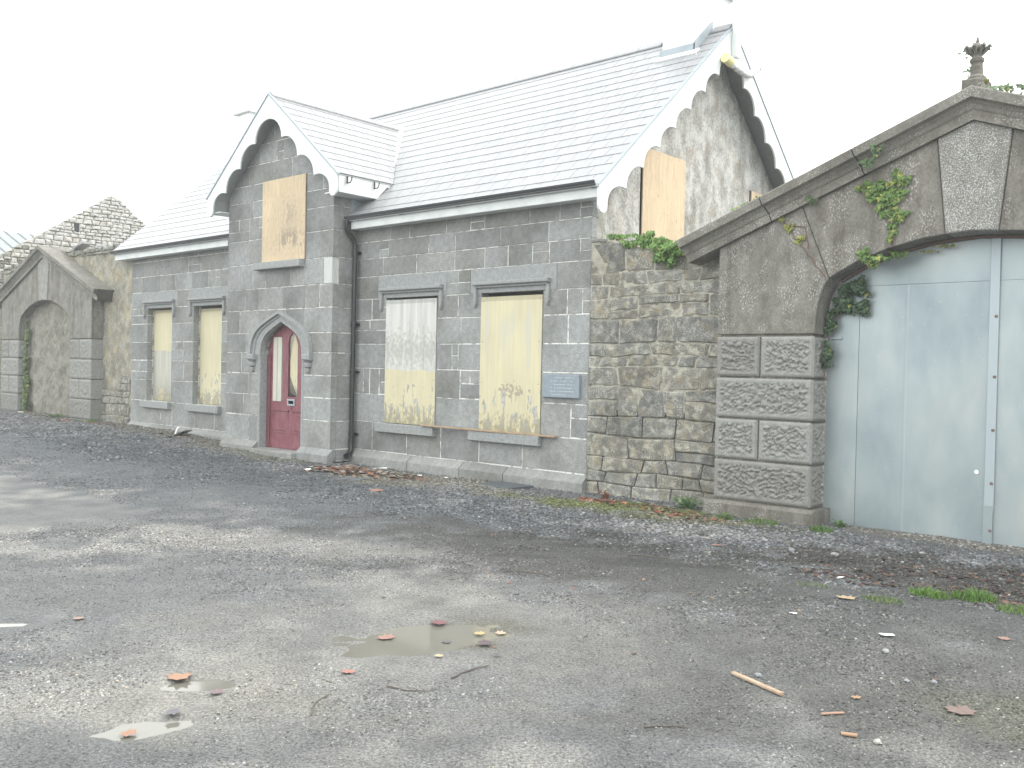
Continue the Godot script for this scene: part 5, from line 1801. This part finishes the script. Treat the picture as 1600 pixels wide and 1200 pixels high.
func build_litter() -> void:
	rng.seed = 707
	litter_pile("leaf_litter", [[-2.5, 1.75, 1.1, 0.45, 0.02], [-1.9, 1.4, 0.7, 0.5, 0.02], [-3.05, 2.3, 0.5, 0.2, 0.01], [-1.9, 2.2, 0.6, 0.35, 0.02]], 380, [Color(0.055, 0.03, 0.027), Color(0.085, 0.04, 0.035), Color(0.04, 0.028, 0.026), Color(0.13, 0.075, 0.05)], 0.06)
	litter_pile("leaf_litter", [[-11.3, 0.95, 0.75, 0.42, 0.10], [-10.6, 0.85, 0.9, 0.35, 0.03], [-11.6, 1.1, 0.4, 0.35, 0.04]], 300, [Color(0.15, 0.055, 0.035), Color(0.10, 0.05, 0.04), Color(0.20, 0.10, 0.06), Color(0.26, 0.23, 0.20)], 0.11)
	litter_pile("leaf_litter", [[-6.1, 0.62, 0.75, 0.2, 0.02], [-5.5, 0.75, 0.5, 0.15, 0.02], [-6.8, 0.55, 0.4, 0.15, 0.01]], 150, [Color(0.22, 0.085, 0.05), Color(0.30, 0.14, 0.07), Color(0.15, 0.07, 0.05)], 0.085)
	litter_pile("leaf_litter", [[-24.3, 0.5, 1.8, 0.15, 0.02], [-20.5, 0.5, 1.5, 0.2, 0.01], [-17.0, 0.6, 2.5, 0.3, 0.01]], 170, [Color(0.18, 0.08, 0.055), Color(0.12, 0.08, 0.06)], 0.10)
	litter_pile("leaf_litter", [[-7.0, 4.0, 5.5, 2.6, 0.0], [-3.5, 4.0, 2.2, 2.4, 0.0]], 60, [Color(0.20, 0.10, 0.065), Color(0.14, 0.08, 0.06), Color(0.24, 0.16, 0.10)], 0.036)
	var meshes := [fallen_leaf_mesh(11), fallen_leaf_mesh(12), fallen_leaf_mesh(13)]
	# x, z, size, linear colour, height, label
	var leaves := [
		[-4.53, 7.48, 0.15, Color(0.42, 0.19, 0.10), 0.012, "big orange fallen leaf on the edge of the small bright puddle"],
		[-4.00, 8.02, 0.085, Color(0.40, 0.17, 0.09), 0.026, "orange fallen leaf in the nearest bright puddle"],
		[-4.31, 5.79, 0.12, Color(0.20, 0.06, 0.05), 0.014, "dark red fallen leaf at the far edge of the broad muddy puddle"],
		[-4.32, 6.22, 0.13, Color(0.36, 0.16, 0.11), 0.014, "curled pinkish brown leaf at the left end of the muddy puddle"],
		[-3.93, 6.83, 0.08, Color(0.42, 0.15, 0.10), 0.008, "small red orange leaf on grit left below the muddy puddle"],
		[-9.24, 2.15, 0.21, Color(0.40, 0.16, 0.09), 0.01, "orange brown leaf on dark gravel in front of the white and yellow board"],
		[-2.68, 3.09, 0.15, Color(0.50, 0.30, 0.16), 0.008, "pale orange leaf beside the low grass before the gate"],
		[-3.78, 5.91, 0.11, Color(0.11, 0.06, 0.06), 0.014, "dark purple brown leaf in the muddy puddle's right end"],
		[-3.97, 5.76, 0.08, Color(0.52, 0.31, 0.12), 0.014, "yellow orange leaf in the muddy puddle above the dark leaf"],
		[-3.89, 5.65, 0.085, Color(0.52, 0.33, 0.20), 0.010, "peach coloured leaf at the muddy puddle's far right edge"],
		[-3.80, 6.28, 0.06, Color(0.55, 0.36, 0.20), 0.010, "small cream leaf at the near edge of the muddy puddle"],
		[-5.93, 7.40, 0.08, Color(0.36, 0.20, 0.14), 0.008, "dull orange leaf on grit near the photo's left edge"],
		[-4.14, 7.50, 0.08, Color(0.22, 0.12, 0.11), 0.010, "dull purple leaf just below the small bright puddle"],
		[-1.52, 3.45, 0.09, Color(0.36, 0.17, 0.12), 0.006, "reddish leaf near the photo's right edge right of the white paper"],
		[-4.45, 1.86, 0.12, Color(0.42, 0.19, 0.13), 0.008, "salmon coloured leaf on grey grit before the gateway pillar"],
		[-1.33, 5.08, 0.16, Color(0.22, 0.12, 0.09), 0.005, "flattened brown leaf near the lower right corner"],
		[-4.05, 7.78, 0.085, Color(0.16, 0.12, 0.12), 0.008, "grey purple leaf above the nearest bright puddle's right end"],
		[-4.0, 6.02, 0.07, Color(0.13, 0.09, 0.08), 0.014, "small dark leaf in the middle of the muddy puddle"],
		[-3.55, 6.05, 0.05, Color(0.10, 0.08, 0.08), 0.012, "tiny dark leaf to the right of the muddy puddle"],
		[-1.78, 5.25, 0.06, Color(0.40, 0.20, 0.09), 0.006, "small orange leaf right of the wooden stick"],
	]
	for i in leaves.size():
		var l: Array = leaves[i]
		var o := put("fallen_leaf", meshes[i % 3], null, self, Transform3D(Basis(Vector3.UP, i * 1.7).scaled(Vector3(l[2], l[2], l[2])), on_ground(l[0], l[1], l[4])))
		o.material_override = plain(lin(l[3].r * 0.66 + 0.01, l[3].g * 0.8 + 0.015, l[3].b * 0.9 + 0.02), 0.7)
		tag(o, l[5], "leaf", "fallen leaves scattered over the yard")
	# scraps
	var paper := func(sd: int, w: float, d: float) -> MB:
		var r := RandomNumberGenerator.new()
		r.seed = sd
		var mb := MB.new()
		var ring := []
		for k in 9:
			var a := TAU * k / 9
			ring.append(Vector3(cos(a) * w * r.randf_range(0.75, 1.1), r.randf_range(0.0, 0.25) * w, sin(a) * d * r.randf_range(0.75, 1.1)))
		for k in 9:
			mb.tri(Vector3(0, 0.22 * w, 0), ring[(k + 1) % 9], ring[k])
		return mb
	var g := "white scraps of paper and plastic on the yard"
	item("paper_scrap", paper.call(1, 0.055, 0.035), M.paper, on_ground(-2.04, 4.06, 0.006), 0.7, "flat white paper scrap on bare grit in the right foreground", "litter", g)
	item("paper_scrap", paper.call(2, 0.03, 0.02), M.paper, on_ground(-2.73, 3.92, 0.006), 0.2, "small crumpled white scrap left of the larger paper scrap", "litter", g)
	item("paper_scrap", paper.call(3, 0.045, 0.016), M.paper, on_ground(-3.01, 2.38, 0.008), 0.9, "narrow white scrap lying on the dark leaf litter", "litter", g)
	item("paper_scrap", paper.call(4, 0.10, 0.07), M.paper, on_ground(-25.1, 0.55, 0.01), 0.0, "white scrap before the far left blocked gateway", "litter", g)
	item("paper_scrap", paper.call(5, 0.09, 0.06), M.paper, on_ground(-11.73, 1.41, 0.01), 0.4, "white crumpled scrap at the left of the leaf heap by the downpipe", "litter", g)
	item("paper_scrap", paper.call(6, 0.12, 0.06), M.paper, on_ground(-11.2, 0.42, 0.02), 1.2, "white scrap between the leaf heap and the plinth", "litter", g)
	item("paper_scrap", paper.call(7, 0.05, 0.04), M.paper, on_ground(-10.25, 0.45, 0.01), 2.0, "white pebble sized scrap below the white and yellow board", "litter", g)
	item("paper_scrap", paper.call(8, 0.05, 0.04), M.paper, on_ground(-9.7, 0.42, 0.01), 2.6, "white pebble sized scrap right of the other under the windows", "litter", g)
	var red := paper.call(9, 0.11, 0.06) as MB
	item("wrapper", red, plain(lin(0.55, 0.10, 0.09), 0.5), on_ground(-22.0, 0.75, 0.01), 0.3, "red wrapper lying right of the far left gateway", "litter")
	# loose stones
	var rock := func(sd: int, r: float) -> MB:
		var q := RandomNumberGenerator.new()
		q.seed = sd
		var mb := MB.new()
		var s := SphereMesh.new()
		s.radial_segments = 8
		s.rings = 4
		s.radius = r
		s.height = r * 1.3
		var a := s.get_mesh_arrays()
		var vs: PackedVector3Array = a[Mesh.ARRAY_VERTEX]
		var ix: PackedInt32Array = a[Mesh.ARRAY_INDEX]
		var off := {}
		for i in vs.size():
			var key := vs[i].snapped(Vector3.ONE * 0.001)
			if not off.has(key):
				off[key] = q.randf_range(0.75, 1.15)
			vs[i] *= off[key]
		for i in range(0, ix.size(), 3):
			mb.tri(vs[ix[i]], vs[ix[i + 2]], vs[ix[i + 1]])
		return mb
	var gs := "loose stones lying on the yard"
	for s: Array in [
		[-1.92, 4.43, 0.028, lin(0.45, 0.47, 0.48), "pale grey stone just below the flat white paper scrap"],
		[-2.30, 5.30, 0.025, lin(0.36, 0.38, 0.40), "grey stone beside the wooden stick's upper end"],
		[-1.49, 5.75, 0.026, lin(0.55, 0.53, 0.48), "round whitish stone near the lower right corner"],
		[-1.55, 4.75, 0.022, lin(0.40, 0.43, 0.46), "bluish stone at the right above the brown flattened leaf"],
		[-1.66, 4.85, 0.02, lin(0.35, 0.38, 0.40), "small bluish stone left of the other bluish one"],
		[-3.4, 1.55, 0.05, lin(0.42, 0.42, 0.42), "pale stone among the rubble before the gate's left half"],
		[-3.8, 1.6, 0.045, lin(0.36, 0.37, 0.38), "grey stone on the grit before the pillar's right corner"],
		[-4.2, 1.35, 0.04, lin(0.5, 0.5, 0.5), "white stone on the grit near the salmon leaf"]]:
		item("loose_stone", rock.call(int(s[0] * -100), s[2] * 0.75), plain(s[3] * 0.8, 0.8), on_ground(s[0], s[1], s[2] * 0.4), s[0], s[4], "stone", gs)
	# sticks and boards
	var stick := MB.new()
	stick.cbox(Vector3(-0.185, 0, -0.012), Vector3(0.185, 0.016, 0.012), 0.003)
	item("wooden_stick", stick, M.wood, on_ground(-2.245, 5.43, 0.004), -0.35, "straight pale wooden batten lying on the right foreground", "stick")
	var chip := MB.new()
	chip.cbox(Vector3(-0.035, 0, -0.012), Vector3(0.035, 0.01, 0.012), 0.002)
	item("wood_chip", chip, plain(lin(0.30, 0.19, 0.12), 0.8), on_ground(-1.62, 5.75, 0.004), 0.4, "short orange wood chip beside the round whitish stone", "wood chip")
	var chip2 := MB.new()
	chip2.cbox(Vector3(-0.06, 0, -0.007), Vector3(0.06, 0.008, 0.007), 0.002)
	item("wood_chip", chip2, plain(lin(0.30, 0.19, 0.14), 0.8), on_ground(-1.78, 5.55, 0.004), 0.9, "thin brown sliver left of the orange wood chip", "wood chip")
	var twig := func(a: Vector2, b: Vector2, r: float, bend: float, label: String) -> void:
		var mb := MB.new()
		var pts := PackedVector3Array()
		for i in 8:
			var t := i / 7.0
			var p := a.lerp(b, t) + (b - a).orthogonal() * bend * sin(t * PI) + Vector2(sin(t * 17.0), cos(t * 13.0)) * 0.004
			pts.append(Vector3(p.x - a.x, ground_y(p.x, p.y) - ground_y(a.x, a.y) + r, p.y - a.y))
		mb.tube(pts, PackedFloat32Array([r, r, r * 0.9, r * 0.9, r * 0.8, r * 0.7, r * 0.6, r * 0.4]), 6)
		var o := put("twig", mb, plain(lin(0.10, 0.085, 0.075), 0.85), self, Transform3D(Basis.IDENTITY, on_ground(a.x, a.y, 0.002)))
		tag(o, label, "twig", "thin twigs lying on the yard")
	twig.call(Vector2(-3.48, 6.49), Vector2(-3.47, 6.20), 0.005, 0.08, "dark twig right below the muddy puddle")
	twig.call(Vector2(-3.62, 6.82), Vector2(-3.40, 6.72), 0.004, -0.1, "short dark twig left of the longer one below the muddy puddle")
	twig.call(Vector2(-5.0, 4.35), Vector2(-4.6, 4.25), 0.005, 0.1, "twig on dark tarmac above the muddy puddle")
	twig.call(Vector2(-4.8, 2.9), Vector2(-4.4, 2.75), 0.006, 0.05, "twig on the dark patch before the gateway pillar")
	twig.call(Vector2(-3.55, 7.35), Vector2(-3.72, 7.1), 0.004, 0.12, "brown twig on grit right of the small bright puddle")
	twig.call(Vector2(-2.35, 6.35), Vector2(-2.2, 6.2), 0.004, 0.06, "twig near the photo's lower edge right of centre")
	var plank := MB.new()
	plank.cbox(Vector3(-1.32, -0.012, -0.04), Vector3(1.32, 0.012, 0.04), 0.004)
	var po := put("loose_plank", plank, M.wood_pale, self, Transform3D(Basis.from_euler(Vector3(0, 0.02, -0.006)), Vector3(-9.27, 0.742, 0.075)))
	tag(po, "long thin wooden plank resting across the two right-hand window sills", "plank")
	var mh := MB.new()
	mh.cbox(Vector3(-0.33, -0.02, -0.24), Vector3(0.33, 0.012, 0.24), 0.006)
	item("drain_cover", mh, plain(lin(0.075, 0.085, 0.095), 0.6), on_ground(-8.55, 0.42, 0.006), -0.06, "dark rectangular drain cover set in the gravel below the plaque", "drain cover")
	var mh2 := MB.new()
	mh2.cbox(Vector3(-0.17, -0.02, -0.1), Vector3(0.17, 0.008, 0.1), 0.006)
	item("slate_piece", mh2, plain(lin(0.10, 0.11, 0.12), 0.6), on_ground(-10.55, 1.45, 0.004), 0.3, "broken grey slate lying right of the leaf heap", "slate")
	var can := MB.new()
	can.cbox(Vector3(-0.2, 0, -0.12), Vector3(0.2, 0.02, 0.12), 0.004)
	can.moved(Transform3D(Basis(Vector3.BACK, 0.35), Vector3.ZERO))
	item("broken_tray", can, plain(lin(0.06, 0.065, 0.07), 0.5), on_ground(-17.35, 0.42, 0.03), 0.4, "dark broken tray lying on the ground left of the door", "litter")
	var wb := MB.new()
	wb.cbox(Vector3(-0.02, 0, -0.02), Vector3(0.02, 0.17, 0.02), 0.004)
	wb.moved(Transform3D(Basis(Vector3.BACK, -0.5), Vector3.ZERO))
	item("white_offcut", wb, M.paper, on_ground(-17.55, 0.42, 0.0), 0.2, "white offcut leaning on the dark broken tray", "offcut")
	# a loose ribbed hose caught at the top of the gable
	var ho := MB.new()
	var hp := PackedVector3Array()
	var hr := PackedFloat32Array()
	for i in 61:
		var t := i / 60.0
		hp.append(Vector3(0.04 * sin(t * 5.0), -0.04 - 0.20 * sin(t * PI * 0.9) + 0.24 * t, -1.1 * t))
		hr.append(0.045 + 0.016 * (1.0 if i % 6 < 3 else -1.0))
	ho.tube(hp, hr, 10)
	var hose := base("ribbed_hose", Vector3(-7.03, 6.50, -2.80))
	tag(hose, "white ribbed hose with a yellow collar caught under the big gable's apex", "hose")
	put("hose_body", ho, M.lead_light, hose)
	var hc := MB.new()
	hc.tube(PackedVector3Array([Vector3(0, -0.02, 0.08), Vector3(0.0, -0.05, -0.12)]), PackedFloat32Array([0.075]), 12)
	put("collar", hc, plain(lin(0.72, 0.66, 0.34), 0.6), hose)


# ---------------------------------------------------------------- walls beside the lodge
func build_side_walls() -> void:
	rng.seed = 808
	# rubble wall between the lodge and the right-hand gateway
	var wing := base("rubble_wall", Vector3(0, 0, 0.02))
	tag(wing, "rough rubble wall with ochre lichen between the lodge and the rusticated gateway", "wall")
	var region := PackedVector2Array([Vector2(HR + 0.012, -0.12), Vector2(-5.36, -0.12), Vector2(-5.36, 3.10), Vector2(-5.9, 3.12), Vector2(-6.4, 3.20), Vector2(-6.75, 3.27), Vector2(-7.0, 3.36), Vector2(-7.3, 3.42), Vector2(HR + 0.012, 3.40)])
	var core := MB.new()
	core.prism(clipped(region, rect(-8, -1, -5, 1.15), [])[0], -0.45, -0.045, 0.0, true)
	put("wall_core", core, M.rubble_mortar, wing)
	var lime := MB.new()
	lime.prism(clipped(region, rect(-8, 1.15, -5, 4), [])[0], -0.45, -0.003, 0.0, true)
	put("lime_mortar", lime, M.lime, wing)
	var more := rubble(wing, region, [], 0.13, 0.42, 0.26, 0.85, M.rubble, 0.014, 0.009)
	if more.v.size():
		kind(put("more_stones", more, M.rubble[0], wing), "stuff")
	# wall between the lodge and the far left gateway, and on past it
	var bw := base("boundary_wall", Vector3(0, 0, 0))
	tag(bw, "tall weathered rendered wall with yellow lichen left of the lodge behind the blocked gateway", "wall")
	var wn := FastNoiseLite.new()
	wn.seed = 4
	wn.frequency = 1.1
	wn.fractal_octaves = 4
	var mb := MB.new()
	var topf := func(x: float) -> float: return 4.22 + 0.10 * wn.get_noise_2d(x * 1.6, 3.0) - 0.30 * smooth(-26.0, -29.0, x) + 0.08 * smooth(-22.0, -24.0, x)
	mb.grid(170, 70, func(u: float, v: float) -> Vector3:
		var x := lerpf(-31.0, HL - 0.004, u)
		var y := lerpf(0.0, topf.call(x), v)
		return Vector3(x, y, -0.02 + 0.035 * wn.get_noise_2d(x * 2.2, y * 2.2) + 0.03 * wn.get_noise_2d(x * 6.0, y * 6.0)))
	mb.grid(170, 4, func(u: float, v: float) -> Vector3:
		var x := lerpf(-31.0, HL - 0.004, u)
		var y: float = topf.call(x)
		return Vector3(x, y + 0.05 * v, lerpf(-0.02 + 0.035 * wn.get_noise_2d(x * 2.2, y * 2.2) + 0.03 * wn.get_noise_2d(x * 6.0, y * 6.0), -0.5, v)))
	mb.box(Vector3(-31.0, 0, -0.5), Vector3(HL - 0.004, 3.9, -0.15))
	put("wall_face", mb, M.old_render, bw)
	var cap := PackedVector2Array([Vector2(-30.9, 3.78), Vector2(-28.0, 3.95), Vector2(-26.5, 4.12), Vector2(-24.5, 4.22), Vector2(-22.0, 4.18), Vector2(-20.4, 4.16), Vector2(-20.4, 4.30), Vector2(-21.6, 4.36), Vector2(-23.0, 4.34), Vector2(-24.6, 4.44), Vector2(-26.4, 4.30), Vector2(-28.2, 4.12), Vector2(-30.9, 3.95)])
	rubble(bw, cap, [], 0.10, 0.17, 0.16, 0.42, M.rubble, 0.05, 0.008)
	var low := PackedVector2Array([Vector2(-22.1, 0.2), Vector2(-20.4, 0.2), Vector2(-20.4, 1.25), Vector2(-20.75, 1.35), Vector2(-21.0, 0.9), Vector2(-21.9, 1.0), Vector2(-22.1, 0.9)])
	rubble(bw, low, [], 0.14, 0.26, 0.25, 0.5, [M.rubble[0], M.rubble[3], M.ruin[1]], 0.03, 0.01)
	for s: Array in [[-23.6, 4.36, 0.30, 0.9], [-23.35, 4.44, 0.22, 0.7], [-22.0, 4.36, -0.1, 0.5]]:
		var sl := MB.new()
		sl.cbox(Vector3(-s[3] * 0.5, 0, -0.12), Vector3(s[3] * 0.5, 0.05, 0.12), 0.01)
		put("loose_slab", sl, M.slate[3], bw, Transform3D(Basis(Vector3.BACK, s[2]), Vector3(s[0], s[1], -0.15)))
	# the ruined gable behind it
	var ruin := base("ruined_gable", Vector3(-28.0, 0, 0))
	tag(ruin, "roofless pale rubble gable wall rising behind the far left gateway", "ruin")
	var gt := Transform3D(Basis(Vector3(0, 0, -1), Vector3.UP, Vector3(1, 0, 0)), Vector3.ZERO)
	var gp := PackedVector2Array([Vector2(-0.1, 3.6), Vector2(6.5, 3.6), Vector2(6.3, 4.5), Vector2(5.2, 5.28), Vector2(4.2, 5.92), Vector2(3.6, 6.42), Vector2(3.3, 6.66), Vector2(3.05, 6.70), Vector2(2.85, 6.56), Vector2(2.2, 6.10), Vector2(1.5, 5.62), Vector2(0.7, 5.08), Vector2(-0.1, 4.52)])
	var gc := MB.new()
	gc.prism(Geometry2D.offset_polygon(gp, -0.05)[0], -0.5, -0.03, 0.0, true)
	gc.prism(rect(0.0, 0.0, 6.4, 3.598), -0.5, -0.03, 0.0, true)
	put("wall_core", gc, M.ruin_mortar, ruin, gt)
	var slot := rect(1.96, 5.42, 2.12, 5.72)
	var holder := base("wall_face", Vector3.ZERO, ruin)
	holder.transform = gt
	var rest := rubble(holder, gp, [slot], 0.09, 0.17, 0.16, 0.36, M.ruin, 0.05, 0.010, 300)
	if rest.v.size():
		kind(put("more_stones", rest, M.ruin[2], holder), "stuff")
	var bs := MB.new()
	bs.box(Vector3(1.965, 5.42, -0.028), Vector3(2.115, 5.72, -0.02))
	put("beam_slot", bs, M.dark, ruin, gt)
	# metal-roofed shed far left
	var shed := base("metal_roofed_shed", Vector3(-36.0, 0, -3.0))
	tag(shed, "shed with pale ribbed metal roof behind the ruined gable at the far left", "shed")
	var sm := MB.new()
	sm.prism(PackedVector2Array([Vector2(-4.6, 0), Vector2(4.6, 0), Vector2(4.6, 4.35), Vector2(0, 6.17), Vector2(-4.6, 4.35)]), -9.0, 2.2, 0.0, true)
	put("shed_wall", sm, M.old_render, shed)
	for side: float in [1.0, -1.0]:
		var b := Basis(Vector3(0, 0, -side), Vector3(-side * 0.93, 0.3676, 0), Vector3(side * 0.3676, 0.93, 0))
		var rm := MB.new()
		rm.box(Vector3(-2.4 if side > 0 else -9.2, 0, -0.03), Vector3(9.2 if side > 0 else 2.4, 5.27, 0.0))
		var rf := put("roof", rm, M.roof_metal, shed, Transform3D(b, Vector3(4.9 * side, 4.31, 0)))
		for k in 24:
			var rib := MB.new()
			var u := -2.35 + k * 0.45
			u = u if side > 0 else -u
			rib.prism(PackedVector2Array([Vector2(-0.025, 0), Vector2(0.025, 0), Vector2(0.014, 0.03), Vector2(-0.014, 0.03)]), 0.0, 5.25, 0.0, true)
			put("rib", rib, M.rib, rf, Transform3D(Basis(Vector3.LEFT, Vector3(0, 0, 1), Vector3(0, 1, 0)), Vector3(u, 0.01, 0.001)))


func _ready() -> void:
	# camera
	var cam := Camera3D.new()
	cam.name = "camera"
	cam.position = Vector3(0, 1.65, 10)
	cam.basis = Basis.from_euler(Vector3(deg_to_rad(-0.902), deg_to_rad(41.415), deg_to_rad(1.234)))
	cam.fov = 45.1
	cam.near = 0.05
	cam.far = 1500.0
	add_child(cam)
	# overcast sky, exposed for the walls so that it burns out
	var env := Environment.new()
	env.background_mode = Environment.BG_SKY
	var sky := Sky.new()
	var sm := ProceduralSkyMaterial.new()
	sm.sky_top_color = Color(0.93, 0.945, 0.94)
	sm.sky_horizon_color = Color(0.955, 0.965, 0.955)
	sm.sky_curve = 0.2
	sm.ground_horizon_color = Color(0.5, 0.5, 0.5)
	sm.ground_bottom_color = Color(0.4, 0.4, 0.4)
	sm.sun_angle_max = 60.0
	sm.sun_curve = 0.2
	sky.sky_material = sm
	env.sky = sky
	env.tonemap_mode = Environment.TONE_MAPPER_LINEAR
	env.tonemap_exposure = 3.35
	env.fog_enabled = true
	env.fog_density = 0.003
	env.fog_light_color = Color(0.95, 0.97, 0.97)
	env.sdfgi_enabled = true
	env.ssao_enabled = true
	env.ssil_enabled = true
	var we := WorldEnvironment.new()
	we.name = "environment"
	we.environment = env
	add_child(we)
	# the sun behind cloud, high beyond the lodge on the right
	var sun := DirectionalLight3D.new()
	sun.name = "sun"
	sun.light_energy = 0.3
	sun.light_color = Color(1.0, 0.98, 0.95)
	sun.light_angular_distance = 25.0
	sun.shadow_enabled = true
	sun.basis = Basis.looking_at(-Vector3(0.55, 0.75, -0.55).normalized())
	add_child(sun)

	make_materials()
	build_ground()
	build_house()
	var right := gateway(Vector3(-2.645, 0, 0), 0.0115, true)
	tag(right, "large stone gateway with wormy rusticated pillars, raking coping and finial at the right", "gateway", "twin stone gateways either side of the lodge")
	var left := gateway(Vector3(-24.5, 0.06, 0), 0.03, false)
	tag(left, "stone gateway blocked with rubble and climbed by ivy at the far left", "gateway", "twin stone gateways either side of the lodge")
	rng.seed = 909
	var inf := MB.new()
	var bn := FastNoiseLite.new()
	bn.seed = 12
	bn.frequency = 2.2
	bn.fractal_octaves = 4
	inf.grid(60, 64, func(u: float, v: float) -> Vector3:
		var x := lerpf(-1.56, 1.56, u)
		var y := lerpf(0.0, 3.09, v)
		return Vector3(x, y, 0.05 + 0.05 * bn.get_noise_2d(x, y) + 0.02 * bn.get_noise_2d(x * 4.0, y * 4.0)))
	inf.box(Vector3(-1.55, 0, -0.25), Vector3(1.55, 3.05, -0.06))
	put("blocking_wall", inf, M.infill, left)
	build_gate_leaves(-2.645)
	build_side_walls()
	pebbles()
	build_plants()
	build_litter()
